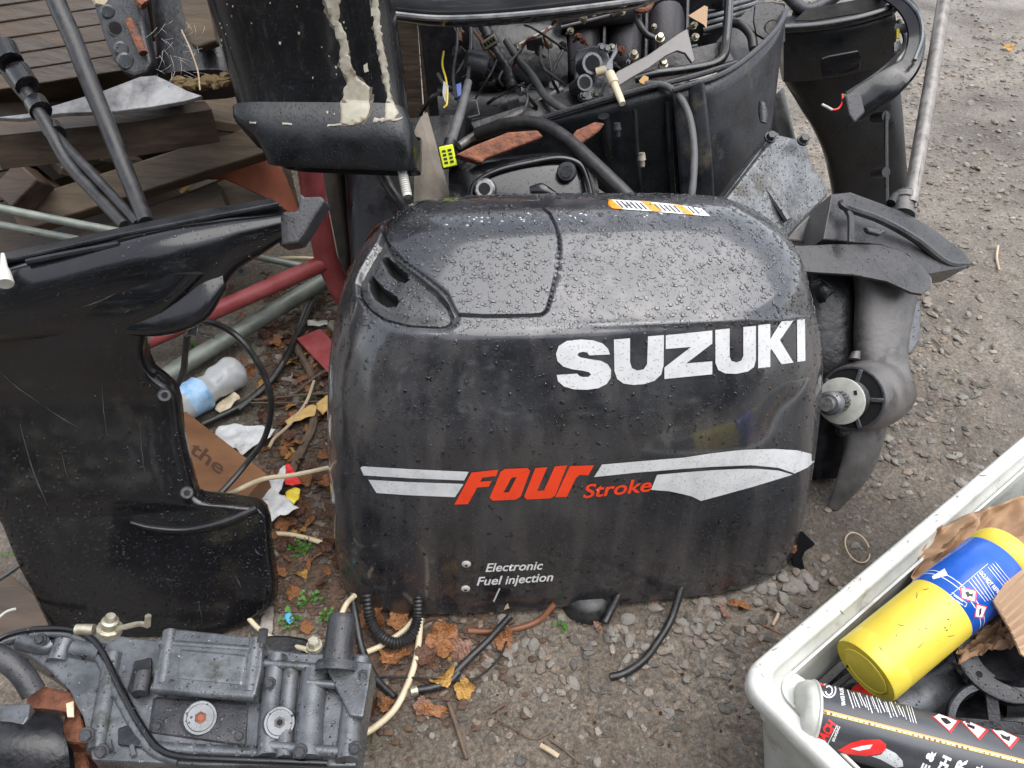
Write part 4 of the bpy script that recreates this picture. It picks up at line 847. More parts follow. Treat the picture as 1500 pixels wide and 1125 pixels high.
for k in range(16):
    x, y = rw.uniform(660, 1040), rw.uniform(20, 110); bolt(P(x, y, 1.33), V((rw.gauss(0, .3), -.8, .5)), rw.uniform(.003, .006), rw.choice([M_castd, M_zinc, M_rust, M_cast]), E, L=.01, shaft=.03)
for x, y, w_, h_ in ((716, 98, 20, 12), (770, 60, 24, 16), (690, 175, 26, 12), (742, 150, 18, 16), (1000, 70, 22, 12)):
    part('small_bracket', dslab([(x, y), (x+w_, y-5), (x+w_+3, y+h_-5), (x+w_*.6, y+h_), (x+2, y+h_*.8)], 1.31, .008, (0, .06)), rw.choice([M_castd, M_engine, M_cast]), E, bev=.001)
# tray and its turned edge
def sheet(top, bot, n=4, th=.006, d=None):
    """a wall between two polylines of (px, py, depth)"""
    A = crom([P(*p) for p in top], n); B = crom([P(*p) for p in bot], n); mb = MB(); K = 8
    mb.v = [tuple(a.lerp(b, k/K)) for a, b in zip(A, B) for k in range(K+1)]
    mb.f = [(i*(K+1)+k, i*(K+1)+k+1, (i+1)*(K+1)+k+1, (i+1)*(K+1)+k) for i in range(len(A)-1) for k in range(K)]
    return mb
def solidify(o, t, off=1):
    s_ = o.modifiers.new('thickness', 'SOLIDIFY'); s_.thickness = t; s_.offset = off; return o
tray = part('tray_wall', sheet([(660, 212, 1.30), (760, 188, 1.27), (830, 168, 1.25), (890, 150, 1.23), (950, 132, 1.215), (1010, 112, 1.21)], [(690, 240, 1.32), (780, 250, 1.32), (850, 262, 1.32), (900, 290, 1.32), (960, 310, 1.33), (1020, 318, 1.33)]), M_blackm, E); solidify(tray, .006)
part('tray_edge', ptube([(690, 206, 1.285), (760, 184, 1.262), (830, 162, 1.24), (890, 144, 1.222), (950, 128, 1.208), (1015, 112, 1.2), (1080, 92, 1.2)], .0045, 8, 5), M_castd, E)
part('tray_floor', dslab([(700, 196), (830, 160), (950, 124), (1075, 88), (1060, 60), (960, 84), (840, 130), (690, 180)], 1.3, .01), M_engdark, E)
for x, y0, y1, w in ((884, 170, 238, .018), (930, 160, 300, .008), (978, 150, 305, .01)):
    part('tray_rib', ptube([(x, y0, 1.22), (x+4, (y0+y1)/2, 1.255), (x+10, y1, 1.30)], w*.5, 10, 3), M_blackm, E)
for x, y in ((904, 188), (940, 232)): part('drain_stud', MB().lathe(P(x, y-8, 1.19), P(x+1, y+12, 1.2), [(0, .005), (.5, .0065), (.55, .0045), (1, .004)], 12), M_zinc if y > 200 else M_castd, E)
# brown label piece standing on the tray, ribbed light casting behind
solo('brown_card_arrow', dslab([(1008, 23), (1032, 8), (1037, 10), (1035, 42), (1031, 36)], 1.3, .002), M_card, 'small brown card triangle stuck in the top of the engine', 'card')
sh = thing('ribbed_light_casting', 'pale ribbed engine cover seen behind the top of the engine', 'engine cover', P(1060, 20, 1.45))
for k in range(5): part('rib', ptube([(1030, 8+9*k, 1.46), (1060, 2+8.4*k, 1.46), (1110, -12+8*k, 1.47)], .004, 8, 3), M_cast, sh)
part('cover', dslab([(1028, -20), (1120, -50), (1122, 28), (1030, 52)], 1.48, .02), M_castd, sh)

# hood overhead
mb = rows([(566, -120, 568, 16, 1.15, .07), (640, -130, 644, 22, 1.145, .08), (740, -140, 744, 18, 1.145, .08), (850, -150, 850, 7, 1.15, .08), (940, -150, 940, -4, 1.16, .08), (985, -140, 982, -14, 1.17, .06)], n=3.2, seg=40)
H = thing('polished_hood', 'smooth shiny grey black engine hood at the top edge above the exposed engine', 'engine hood', P(780, 25, 1.17))
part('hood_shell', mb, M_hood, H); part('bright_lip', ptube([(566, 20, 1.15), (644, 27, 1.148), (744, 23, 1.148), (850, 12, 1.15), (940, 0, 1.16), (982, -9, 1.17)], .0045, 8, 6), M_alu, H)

# black cover with two bosses, behind the crown of the cowl
cv = thing('rocker_cover', 'black ribbed rocker cover with two round bosses just behind the cowl top', 'engine cover', P(770, 295, 1.14))
cvb = part('cover', rows([(664, 232, 668, 320, 1.15, .12), (690, 226, 692, 330, 1.13, .13), (740, 224, 740, 335, 1.125, .13), (800, 218, 802, 335, 1.125, .13), (842, 222, 850, 330, 1.13, .12), (866, 246, 874, 325, 1.15, .1)], n=4), M_black, cv)
part('raised_edge', ptube([(690, 290, 1.115), (697, 268, 1.112), (730, 250, 1.11), (780, 238, 1.11), (820, 232, 1.11), (848, 240, 1.112), (860, 262, 1.115), (868, 295, 1.118)], .0045, 10, 6), M_black, cv)
for x, y, r in ((711, 277, .0155), (830, 252, .014)):
    p = P(x, y, 1.105); n = V((-.1, -.85, .5)).normalized(); b_ = part('boss', MB().lathe(p-n*.02, p+n*.008, [(0, r), (.8, r), (.9, r*.9), (1, r*.85)], 20), M_castd, cv)
    if y > 260: part('boss_rim', MB().lathe(p+n*.007, p+n*.011, [(0, r*.98), (1, r*.8)], 10), M_steel, b_); part('bore', MB().cyl(p+n*.011, p+n*.0115, r*.55, 16), M_hole, b_)
    else: part('knurl', MB().cyl(p+n*.008, p+n*.013, r*.62, 8), M_blackm, b_)
part('bulge', rows([(775, 272, 778, 286, 1.11, .01), (795, 266, 796, 288, 1.105, .02), (815, 280, 818, 290, 1.11, .01)], n=2.2), M_black, cv)
drops_on([cvb], 160, .0006, .0018, (680, 225, 870, 300), cv, seed=31)
def rusty(name, px, d, th, label, tilt=(0, 0)):
    o = solo(name, dslab(px, d, th, tilt), M_rust, label, 'rusty iron', bev=.003); return o
rusty('rusty_iron_bar', [(668, 226), (694, 213), (745, 193), (788, 190), (797, 200), (760, 214), (712, 232), (706, 238)], 1.10, .02, 'thick flaking rusty bar lying across the rocker cover', (.03, 0))
rusty('rusty_iron_scrap', [(834, 204), (845, 190), (872, 178), (887, 180), (878, 192), (852, 210)], 1.15, .012, 'short rusty scrap between the hose and the black pan', (.02, 0))

# ------------------------------------------------------------------ big black pan right of the powerhead
pn = thing('black_engine_pan', 'dusty black engine pan with an upright eye at its corner behind the cowl', 'engine pan', P(1050, 300, 1.2))
top = [(986, 132, 1.18), (1018, 122, 1.175), (1050, 112, 1.18), (1085, 92, 1.2), (1120, 62, 1.23), (1142, 36, 1.26), (1152, 14, 1.29)]
bot = [(1000, 318, 1.29), (1030, 318, 1.29), (1055, 304, 1.29), (1085, 275, 1.30), (1112, 235, 1.31), (1130, 190, 1.31), (1140, 110, 1.32)]
w1 = solidify(part('side_wall', sheet(top, bot, 6), M_pan, pn), .006)
part('rolled_rim', ptube([(x, y, d-.002) for x, y, d in top], .0042, 8, 6), M_castd, pn)
part('corner_post', rows([(1008, 124, 1034, 118, 1.172, .03), (1012, 180, 1040, 176, 1.2, .03), (1018, 250, 1046, 246, 1.24, .03), (1020, 318, 1050, 316, 1.28, .03)], n=3), M_pan, pn)
part('back_wall', sheet([(1050, 60, 1.36), (1090, 20, 1.38), (1115, 4, 1.39), (1150, 5, 1.36)], [(1050, 130, 1.30), (1090, 110, 1.32), (1120, 90, 1.34), (1150, 60, 1.34)], 4), M_blackm, pn)
part('eye_tab', dslab([(1106, 8), (1126, 2), (1148, 8), (1153, 22), (1140, 44), (1122, 58), (1108, 50), (1104, 30)], 1.3, .006), M_blackm, pn, bev=.001)
p = P(1131, 40, 1.298); n = (CAM-p).normalized(); part('eye_rim', MB().lathe(p-n*.002, p+n*.004, [(0, .0125), (1, .012)], 22), M_castd, pn); part('eye_bore', MB().cyl(p+n*.004, p+n*.0046, .0102, 20), M_stone, pn)
part('inner_hose', ptube([(1062, 32, 1.34), (1085, 36, 1.32), (1100, 52, 1.31), (1104, 72, 1.3)], .008, 10), M_rub, pn)
part('shiny_dent', rows([(1112, 148, 1122, 150, 1.2, .006), (1112, 164, 1126, 166, 1.2, .01), (1114, 178, 1124, 180, 1.2, .006)], n=2), M_pan, pn)
drops_on([w1], 1300, .0005, .0018, (985, 90, 1150, 320), pn, seed=21)
drops_on([tray], 420, .0005, .0016, (860, 140, 1020, 310), E, seed=22)

# ------------------------------------------------------------------ second leg with strap shaped bracket
base = V((P(1280, 330, 1.6).x, PZ(1280, 380).y, 0))
s2 = thing('strapped_outboard_leg', 'black outboard leg with a curved steering strap and dangling red wire at upper right', 'outboard leg', base)
part('leg_casing', rows([(1148, 60, 1312, 40, 1.54, .13), (1150, 112, 1316, 96, 1.58, .13), (1170, 150, 1322, 150, 1.615, .12), (1192, 190, 1326, 200, 1.65, .11), (1210, 235, 1330, 250, 1.70, .10), (1220, 282, 1338, 300, 1.75, .10), (1228, 330, 1345, 345, 1.80, .10)], n=3.4, back=.4, taper=.3), M_blackm, s2)
part('steering_housing', rows([(1146, 38, 1146, 118, 1.46, .1, 1.54), (1200, 34, 1200, 116, 1.45, .1, 1.53), (1250, 28, 1250, 108, 1.44, .1, 1.52), (1308, 14, 1308, 92, 1.43, .08, 1.51)], n=6, back=.6, taper=.3), M_blackm, s2)
part('housing_lip', ptube([(1148, 42, 1.44), (1200, 38, 1.43), (1256, 28, 1.42), (1310, 12, 1.42)], .009, 10, 5), M_black, s2)
part('cavity_shade', dslab([(1164, 30), (1180, 14), (1230, 4), (1286, -6), (1300, 4), (1290, 14), (1240, 22), (1190, 30)], 1.435, .004), M_hole, s2)  # flat black slab painted as the dark inside the open casing
part('latch_plate', dslab([(1203, 86), (1214, 82), (1258, 74), (1262, 82), (1260, 104), (1226, 112), (1204, 114)], 1.43, .006, (0, .075)), M_black, s2, bev=.002)
def strap(c, wv, th=.006):
    A = crom([P(*p) for p in c], 6); mb = MB(); m = len(A)
    Wd = crom([V((w, 0, 0)) for w in wv], 6)
    rg = []
    for i, p in enumerate(A):
        t = (A[min(i+1, m-1)]-A[max(i-1, 0)]).normalized(); n = (CAM-p).normalized(); s_ = t.cross(n).normalized(); w = Wd[i].x/2
        rg.append([p+s_*w+n*th, p+s_*w*.8+n*th*1.7, p-s_*w*.8+n*th*1.7, p-s_*w+n*th, p-s_*w-n*th, p+s_*w-n*th])
    return mb.rings(rg)
part('strap', strap([(1250, -30, 1.46), (1300, -12, 1.42), (1330, 14, 1.38), (1342, 50, 1.36), (1334, 92, 1.35), (1306, 120, 1.35), (1276, 140, 1.36), (1246, 160, 1.37)], [.03, .03, .028, .028, .036, .05, .056, .056]), M_black, s2)
part('strap_rim', ptube([(1262, -30, 1.43), (1312, -10, 1.395), (1344, 18, 1.35), (1351, 52, 1.33), (1340, 88, 1.325)], .0035, 8, 6), M_cast, s2)
part('inner_strap', ptube([(1316, 30, 1.42), (1326, 60, 1.41), (1310, 86, 1.41), (1280, 112, 1.41), (1240, 138, 1.41)], .0045, 8, 6), M_castd, s2)
part('bracket_end', dslab([(1238, 140), (1254, 132), (1262, 138), (1268, 164), (1252, 180), (1244, 168)], 1.33, .02), M_castd, s2, bev=.003)
part('pivot_pin', MB().cyl(P(1312, 42, 1.4), P(1340, 40, 1.38), .008, 14), M_greyr, s2)
part('brass_clip', dslab([(1314, 42), (1318, 40), (1318, 56), (1314, 56)], 1.39, .003), M_yel, s2)
part('nut_block', dslab([(1310, 62), (1318, 58), (1322, 66), (1320, 74), (1310, 76)], 1.38, .01), M_cast, s2, bev=.001)
for y in (168, 250): part('lug', MB().cyl(P(1280, y+4, 1.53), P(1298, y+2, 1.5), .010, 14), M_blackm, s2)
part('edge_flange', ptube([(1298, 165, 1.5), (1298, 230, 1.51), (1299, 300, 1.53)], .004, 6, 3), M_castd, s2)
part('top_linkage', ptube([(1150, -10, 1.5), (1180, 14, 1.48), (1215, 0, 1.48), (1240, -20, 1.48)], .012, 12), M_castd, s2)
part('top_linkage', ptube([(1160, 20, 1.5), (1200, 28, 1.49), (1240, 10, 1.5)], .006, 8), M_engdark, s2)
part('red_wire', ptube([(1234, 138, 1.35), (1234, 150, 1.345), (1228, 159, 1.34), (1219, 161, 1.34)], .0018, 8), M_redpl, s2)
part('wire_end', ptube([(1219, 161, 1.34), (1212, 157, 1.34), (1204, 153, 1.34)], .0024, 8, 2), M_offw, s2)
part('green_wire', ptube([(1236, 138, 1.35), (1239, 144, 1.35), (1241, 150, 1.352)], .0016, 6), M_green, s2)
solo('grey_tube_behind', rows([(1126, 150, 1150, 124, 1.72, .05), (1130, 200, 1168, 200, 1.72, .05), (1134, 260, 1180, 260, 1.75, .05), (1140, 330, 1190, 320, 1.8, .05)], n=2.4), M_gear, 'round grey leg standing in shade between the black pan and the strapped leg', 'outboard leg')

# ------------------------------------------------------------------ wet grey angled cover
gc = thing('wet_grey_cover', 'wet silvery grey angular casting propped behind the right end of the cowl', 'engine cover', P(1140, 345, 1.2))
g1 = part('cover', dslab([(1054, 304), (1138, 196), (1146, 198), (1172, 204), (1184, 216), (1188, 236), (1206, 262), (1214, 286), (1204, 296), (1150, 352), (1120, 345)], 1.2, .05, (.05, -.02)), M_boxm, gc, bev=.004)
part('flange', dslab([(1048, 306), (1134, 192), (1142, 196), (1058, 308)], 1.19, .03, (.05, -.02)), M_cast, gc, bev=.001)
part('fold', ptube([(1112, 262, 1.19), (1134, 292, 1.18), (1154, 322, 1.175)], .006, 8), M_boxm, gc)
for x, y in ((1128, 202), (1176, 206)): bolt(P(x, y, 1.2), V((0, -.6, .8)), .007, M_castd, gc, L=.012)
drops_on([g1], 700, .0006, .0022, (1050, 190, 1215, 350), gc, seed=23)
solo('dark_angle_casting', dslab([(1146, 352), (1212, 290), (1216, 300), (1204, 358)], 1.19, .03), M_gear, 'dull grey casting wedge between the wet cover and the gearcase', 'casting', bev=.003)

# ------------------------------------------------------------------ gearcase with its drive shaft
base = V((PZ(1218, 745).x, PZ(1218, 745).y, 0))
G = thing('gearcase', 'worn grey lower gearcase standing on its skeg at the right end of the cowl', 'gearcase', base)
part('skeg', MB().loft([(P(1243, 630, 1.155), P(1306, 618, 1.16), .03), (P(1241, 662, 1.165), P(1297, 655, 1.17), .022), (P(1228, 700, 1.18), P(1274, 703, 1.185), .012), (P(1213, 745, 1.203), P(1230, 748, 1.203), .007)], 2.4, 24, 4), M_gear, G)
part('upper_leg', rows([(1258, 396, 1352, 412, 1.16, .05), (1262, 430, 1350, 440, 1.16, .05), (1260, 480, 1340, 490, 1.158, .05), (1262, 520, 1338, 528, 1.156, .055), (1268, 552, 1346, 560, 1.155, .06)], n=2.6), M_gear, G)
a0, a1 = P(1247, 584, 1.10), P(1292, 574, 1.20)
part('torpedo', MB().lathe(a0, a1, [(0, .0455), (.05, .048), (.35, .0515), (.75, .052), (1.1, .046), (1.5, .03), (1.7, .012)], 36), M_gear, G)
ax = (a1-a0).normalized()
part('bore', MB().cyl(a0-ax*.0008, a0-ax*.0002, .0425, 32), M_hole, G); part('bore_rim', MB().tube([a0-ax*.001+(ax.orthogonal().normalized()*math.cos(t)+ax.cross(ax.orthogonal().normalized())*math.sin(t))*.0445 for t in [2*math.pi*k/28 for k in range(29)]], .0022, 6, 1), M_castd, G)
for k in range(5):
    t = .5+k*2*math.pi/5; u = ax.orthogonal().normalized(); w = ax.cross(u); dr = u*math.cos(t)+w*math.sin(t); part('spoke', MB().beam(a0-ax*.002+dr*.012, a0-ax*.002+dr*.044, .006, .005, up=ax), M_cast, G, bev=.001)
part('bearing_carrier', MB().lathe(a0-ax*.004, a0-ax*.012, [(0, .027), (1, .024)], 24), M_cast, G)
c0 = a0-ax*.042
part('thrust_washer', MB().lathe(c0+ax*.004, c0-ax*.002, [(0, .031), (.2, .0325), (.9, .0325), (1, .031)], 30), M_canbase, G)
for t in (1.2, 4.3): u = ax.orthogonal().normalized(); w = ax.cross(u); q = c0-ax*.0024+(u*math.cos(t)+w*math.sin(t))*.024; part('washer_slot', MB().box(q, .006, .004, .001, Matrix((u, w, ax)).transposed()), M_blk, G)
part('prop_shaft', MB().cyl(a0, c0-ax*.055, .0095, 18), M_steel, G)
sp = MB()
for k in range(16):
    t = k*math.pi/8; u = ax.orthogonal().normalized(); w = ax.cross(u); dr = (u*math.cos(t)+w*math.sin(t))*.0125; sp.beam(c0+dr, c0-ax*.022+dr, .0028, .004, up=dr)
part('spline', sp.cyl(c0, c0-ax*.022, .0122, 18), M_cast, G, smooth=False)
part('shaft_nut', MB().lathe(c0-ax*.03, c0-ax*.045, [(0, .0165), (.8, .0165), (1, .013)], 20), M_cast, G)
pts = [(1152, 362), (1220, 357), (1288, 358), (1322, 368), (1348, 386), (1363, 404), (1364, 420), (1352, 431), (1335, 428), (1300, 412), (1250, 402), (1200, 399), (1160, 396)]
part('cavitation_plate', dslab(pts, 1.12, .005, (.03, -.06)), M_gearp, G, bev=.001)
part('plate_edge', ptube([(1155, 363, 1.135), (1220, 359, 1.15), (1288, 360, 1.17), (1322, 370, 1.175), (1348, 388, 1.175), (1362, 406, 1.165), (1362, 420, 1.155), (1350, 430, 1.145)], .0016, 6, 4), M_gear, G)
part('upper_housing', dslab([(1206, 350), (1218, 284), (1246, 281), (1330, 312), (1372, 338), (1412, 368), (1422, 382), (1416, 392), (1380, 398), (1362, 402), (1330, 372), (1290, 358)], 1.17, .05, (.05, -.05)), M_gearp, G, bev=.002)
part('housing_ridge', ptube([(1232, 296, 1.13), (1240, 304, 1.125), (1290, 322, 1.14), (1340, 350, 1.16), (1385, 384, 1.18), (1416, 388, 1.2)], .006, 8, 6), M_gearp, G)
part('ridge_web', ptube([(1240, 306, 1.128), (1246, 320, 1.122), (1246, 356, 1.11)], .005, 8, 4), M_gearp, G)
part('trim_fin', dslab([(1268, 332), (1300, 338), (1290, 345), (1272, 340)], 1.12, .012), M_castd, G, bev=.002)
part('shaft_seat', MB().lathe(P(1322, 316, 1.2), P(1326, 288, 1.215), [(0, .018), (.7, .0165), (.72, .019), (1, .0185)], 20), M_gear, G)
part('seat_cap', MB().lathe(P(1325.5, 291, 1.213), P(1326.5, 284, 1.216), [(0, .0185), (1, .0165)], 20), M_rub, G)
part('bolt_lug', MB().lathe(P(1305, 298, 1.19), P(1312, 286, 1.2), [(0, .007), (1, .006)], 12), M_blackm, G)
part('bolt_lug', rows([(1250, 514, 1262, 514, 1.11, .012), (1246, 524, 1262, 526, 1.108, .014)], n=2.2), M_gear, G)
part('drain_screw', MB().lathe(P(1232, 632, 1.15), P(1236, 630, 1.13), [(0, .008), (.8, .0085), (1, .006)], 16), M_castd, G)
part('drive_shaft', MB().tube([P(1333, 300, 1.2), P(1352, 190, 1.27), P(1372, 70, 1.36), P(1392, -60, 1.45)], .0118, 16, 2), M_pole, G)
part('shift_shaft', MB().tube([P(1341, 304, 1.19), P(1346, 262, 1.21), P(1352, 225, 1.235)], .0022, 8, 2), M_pole, G)
part('dark_infill', rows([(1176, 400, 1262, 404, 1.2, .08), (1182, 460, 1262, 462, 1.2, .08), (1184, 520, 1262, 524, 1.2, .08), (1182, 600, 1248, 600, 1.21, .07), (1184, 650, 1250, 650, 1.22, .06), (1190, 700, 1238, 700, 1.23, .04)], n=4), M_engdark, G)  # near-black loft filling the gap between cowl and upper leg
part('exhaust_port', rows([(1186, 414, 1200, 446, 1.15, .02), (1206, 408, 1212, 440, 1.14, .02), (1220, 420, 1222, 430, 1.15, .01)], n=2), M_blackm, G)
bh = dslab([(1320, 440), (1352, 436), (1348, 500), (1336, 520), (1326, 520)], 1.22, .03); part('rear_fairing', bh, M_cast, G, bev=.004)

# bracket by the lower right corner of the cowl
bt = thing('hinge_bracket', 'small black forked bracket with a rusty bolt under the right corner of the cowl', 'bracket', PZ(1160, 830))
part('fork', dslab([(1124, 802), (1140, 790), (1160, 784), (1168, 776), (1174, 776), (1195, 797), (1190, 802), (1180, 808), (1176, 818), (1180, 836), (1176, 842), (1168, 838), (1160, 818), (1140, 806)], 1.12, .012), M_black, bt, bev=.002)
bolt(P(1157, 800, 1.112), V((0, -.8, .5)), .0065, M_rust, bt, L=.014)
_c = PZ(860, 885, 0)
solo('black_dome', MB().lathe(V((_c.x, _c.y, -.01)), V((_c.x, _c.y, .03)), [(0, .036), (.5, .036), (.8, .031), (1, .02)], 28), M_rub, 'matt black rubber dome peeping out beneath the cowl', 'rubber foot')
# ------------------------------------------------------------------ cast engine bracket at the lower left
base = P(300, 1100, .9); base = V((base.x, base.y, .03))
B = thing('engine_holder_casting', 'wet grey cast engine bracket with two hex socket plugs at the lower left', 'engine casting', base)
D0 = .85
TL = (.0, -.055)
def bd(x, y): return D0-.00055*(y-1020)
bpl = []
def bslab(name, px, th, raise_=0, mt=M_cast, par=None, bev=.0025):
    o = part(name, dslab(px, bd(0, sum(p[1] for p in px)/len(px))-raise_, th, TL), mt, par or B, bev=bev); bpl.append(o); return o
bslab('base_plate', [(8, 930), (30, 919), (120, 922), (200, 934), (240, 938), (246, 930), (385, 936), (396, 950), (440, 956), (538, 957), (545, 975), (532, 1050), (526, 1100), (521, 1122), (300, 1121), (134, 1113), (130, 1088), (121, 1050), (102, 1012), (72, 982), (40, 962), (12, 948)], .04)
bslab('raised_box', [(240, 925), (262, 921), (386, 934), (383, 978), (374, 1018), (222, 1006), (228, 975)], .03, .022)
bslab('box_frame', [(262, 948), (362, 957), (356, 1004), (256, 994)], .02, .024, bev=.004)
bslab('lower_panel', [(222, 1016), (366, 1026), (360, 1092), (214, 1072)], .03, .004, M_castd, bev=.006)
def rib_(name, pts, r, mt=M_cast, lift=.0, seg=12):
    o = part(name, MB().tube([P(x, y, bd(x, y)-lift) for x, y in pts], r, seg, 5), mt, B); bpl.append(o); return o
rib_('pipe_rail', [(-10, 942), (12, 930), (50, 922), (100, 922), (132, 934), (152, 958), (168, 990), (188, 1030), (210, 1068), (232, 1096), (262, 1108), (320, 1112), (480, 1118)], .0036, M_black, .006)
rib_('cast_rail', [(-10, 950), (12, 938), (50, 930), (98, 930), (126, 942), (146, 966), (162, 998), (182, 1038), (204, 1076), (226, 1102), (262, 1115)], .005, M_cast, .0)
for k, (pts, r, l) in enumerate([([(250, 926), (238, 1004)], .009, .019), ([(376, 938), (366, 1016)], .009, .019), ([(235, 942), (384, 953)], .0045, .022), ([(224, 1008), (374, 1020)], .006, .02),
                      ([(166, 960), (158, 1010), (142, 1100)], .011, .0), ([(96, 940), (84, 970)], .012, .0), ([(30, 940), (66, 948), (78, 942)], .010, .002), ([(110, 950), (150, 958)], .012, .0),
                      ([(406, 962), (398, 1020), (392, 1110)], .012, .004), ([(428, 972), (420, 1050), (416, 1112)], .009, .006), ([(462, 985), (454, 1050), (450, 1115)], .016, .004), ([(528, 968), (516, 1040), (508, 1115)], .012, .008),
                      ([(388, 972), (534, 984)], .005, .012), ([(450, 1000), (532, 1006)], .0045, .016), ([(384, 1092), (520, 1104)], .006, .01), ([(214, 1080), (230, 1096), (380, 1104)], .007, .002)]):
    rib_('rib', pts, r, M_cast, l-.004)
bslab('side_flange', [(470, 962), (545, 970), (541, 1000), (532, 1050), (512, 1048)], .01, .02)
bslab('pocket_shade', [(196, 968), (222, 962), (222, 1000), (212, 1018), (196, 1022), (186, 1008)], .004, .006, M_engdark)  # dark slab painted as the shade inside a casting pocket
rib_('pocket_pin', [(211, 986), (205, 1016)], .0085, M_castd, .012)
bslab('pocket_shade', [(172, 1066), (196, 1058), (212, 1082), (206, 1094), (172, 1090)], .004, .004, M_engdark)  # second pocket, its shade painted the same way
for x, y, r, mt2 in ((291, 1053, .0175, M_rust), (407, 1060, .0165, M_castd)):
    p = P(x, y, bd(x, y)-.004); n = (CAM-p).normalized(); n = (n+V((.12, .1, 0))).normalized(); pg = part('socket_plug', MB().lathe(p-n*.01, p+n*.012, [(0, r), (.92, r), (1, r*.94)], 30), M_cast, B)
    part('inner_disc', MB().lathe(p+n*.012, p+n*.0132, [(0, r*.8), (1, r*.76)], 26), M_cast, pg); part('hex_socket', MB().cyl(p+n*.0133, p+n*.0138, r*.36, 6), mt2, pg); part('hex_core', MB().cyl(p+n*.0139, p+n*.0142, r*.2, 6), M_hole if mt2 is M_castd else M_rustor, pg)
for x, y, r in ((60, 936, .005), (128, 1076, .006), (150, 1100, .0055), (254, 1000, .005), (370, 1006, .005), (440, 1100, .0055), (520, 1095, .005), (532, 990, .005), (396, 1000, .0045), (232, 1062, .0045), (352, 1076, .0045)):
    bolt(P(x, y, bd(x, y)-.016), V((.1, -.6, .8)), r, M_castd, B, L=.007)
for k in range(12):
    x = 160+k*30+R.gauss(0, 4); y = 1098+R.gauss(0, 3); rib_('web', [(x, y-8), (x+3, y+8)], .0028, M_cast, .002, 8)
q0, q1 = P(494, 968, bd(0, 968)-.02), P(502, 900, bd(0, 900)-.035)
part('dowel_post', MB().lathe(q0, q1, [(0, .0165), (.9, .0155), (1, .013)], 22), M_castd, B); part('post_flange', MB().lathe(q0+(q0-q1)*.2, q0, [(0, .022), (.6, .024), (1, .021)], 22), M_cast, B)
part('peg', MB().lathe(P(384, 940, .83), P(386, 922, .83), [(0, .0055), (1, .005)], 12), M_castd, B)
bolt(P(461, 948, .83), V((0, .1, 1)), .0065, M_zinc, B, L=.012)
lv = part('grease_fitting', MB().lathe(P(160, 926, .84), P(162, 902, .83), [(0, .013), (.3, .013), (.35, .009), (.7, .009), (.75, .006), (1, .005)], 12), M_zinc, B)
part('lever', MB().tube([P(166, 922, .835), P(185, 918, .83), P(205, 914, .825), P(218, 917, .825)], .003, 8, 4, flat=.6), M_zinc, lv)
part('lever_pin', MB().cyl(P(216, 917, .825), P(217, 902, .82), .0032, 10), M_zinc, lv)
part('spacer', MB().lathe(P(112, 922, .84), P(138, 922, .84), [(0, .006), (1, .006)], 12), M_zinc, B)
drops_on(bpl, 1100, .0006, .0026, (0, 915, 545, 1125), B, seed=41)
# what it rests on
b0 = PZ(300, 1010, 0)
solo('steel_drum', MB().lathe(V((-.30, .40, 0)), V((-.30, .40, .045)), [(0, .12), (.1, .125), (.9, .125), (1, .12)], 36), M_engdark, 'black drum lid under the grey cast bracket', 'drum')
solo('fuel_tank_block', MB().box(V((-.25, .345, .035)), .1, .08, .07), M_engdark, 'low black block under the right end of the cast bracket', 'block', bev=.006)
rs = thing('rusty_engine_piece', 'rusty iron engine piece with a grey plate beside the cast bracket at far left', 'rusty iron', P(60, 1110, .9))
part('rusty_body', dslab([(36, 1010), (66, 1004), (106, 1012), (116, 1034), (124, 1078), (118, 1088), (46, 1084), (40, 1050)], .86, .05, TL), M_rust, rs, bev=.005)
part('rusty_foot', dslab([(62, 1080), (120, 1082), (128, 1112), (132, 1170), (60, 1170)], .84, .05, TL), M_rust, rs, bev=.005)
part('grey_plate', dslab([(-30, 1032), (44, 1030), (42, 1050), (30, 1068), (-30, 1070)], .82, .02, TL), M_cast, rs, bev=.002)
part('curved_arm', MB().tube([P(-40, 950, .86), P(0, 962, .86), (P(30, 985, .86)), P(50, 1015, .86)], .0125, 14), M_castd, rs)
part('drum', rows([(-60, 1064, -60, 1200, .80, .08), (20, 1066, 20, 1200, .80, .09), (90, 1070, 92, 1200, .81, .08), (102, 1078, 104, 1190, .82, .05)], n=3), M_engdark, rs)
part('yellow_residue', dslab([(96, 1030), (108, 1026), (108, 1050), (98, 1050)], .852, .003, TL), M_cream, rs, bev=.001)
solo('brown_sheet', MB().prism([PZ(-60, 820, .06), PZ(10, 838, .06), PZ(50, 870, .05), PZ(80, 935, .04), PZ(-60, 960, .05)], V((0, 0, -.006))), M_woodd, 'flat brown board lying under the left edge of the black leg', 'board', bev=.001)
solo('thin_black_wire', MB().tube([PZ(-30, 860, .09), PZ(0, 848, .09), PZ(40, 820, .09)], .003, 8, 3), M_rub, 'short black wire at the far left edge beside the foot of the leg', 'wire')
solo('green_string', MB().tube([PZ(-30, 806, .1), PZ(0, 811, .1), PZ(40, 816, .09)], .0012, 6, 3), M_green, 'thin green string at the far left edge beside the leg', 'string')
solo('frayed_cord', MB().tube([PZ(-10, 912, .16), PZ(8, 897, .165), PZ(22, 892, .17)], .0016, 6, 4), M_offw, 'frayed pale cord end above the cast bracket at far left', 'cord')

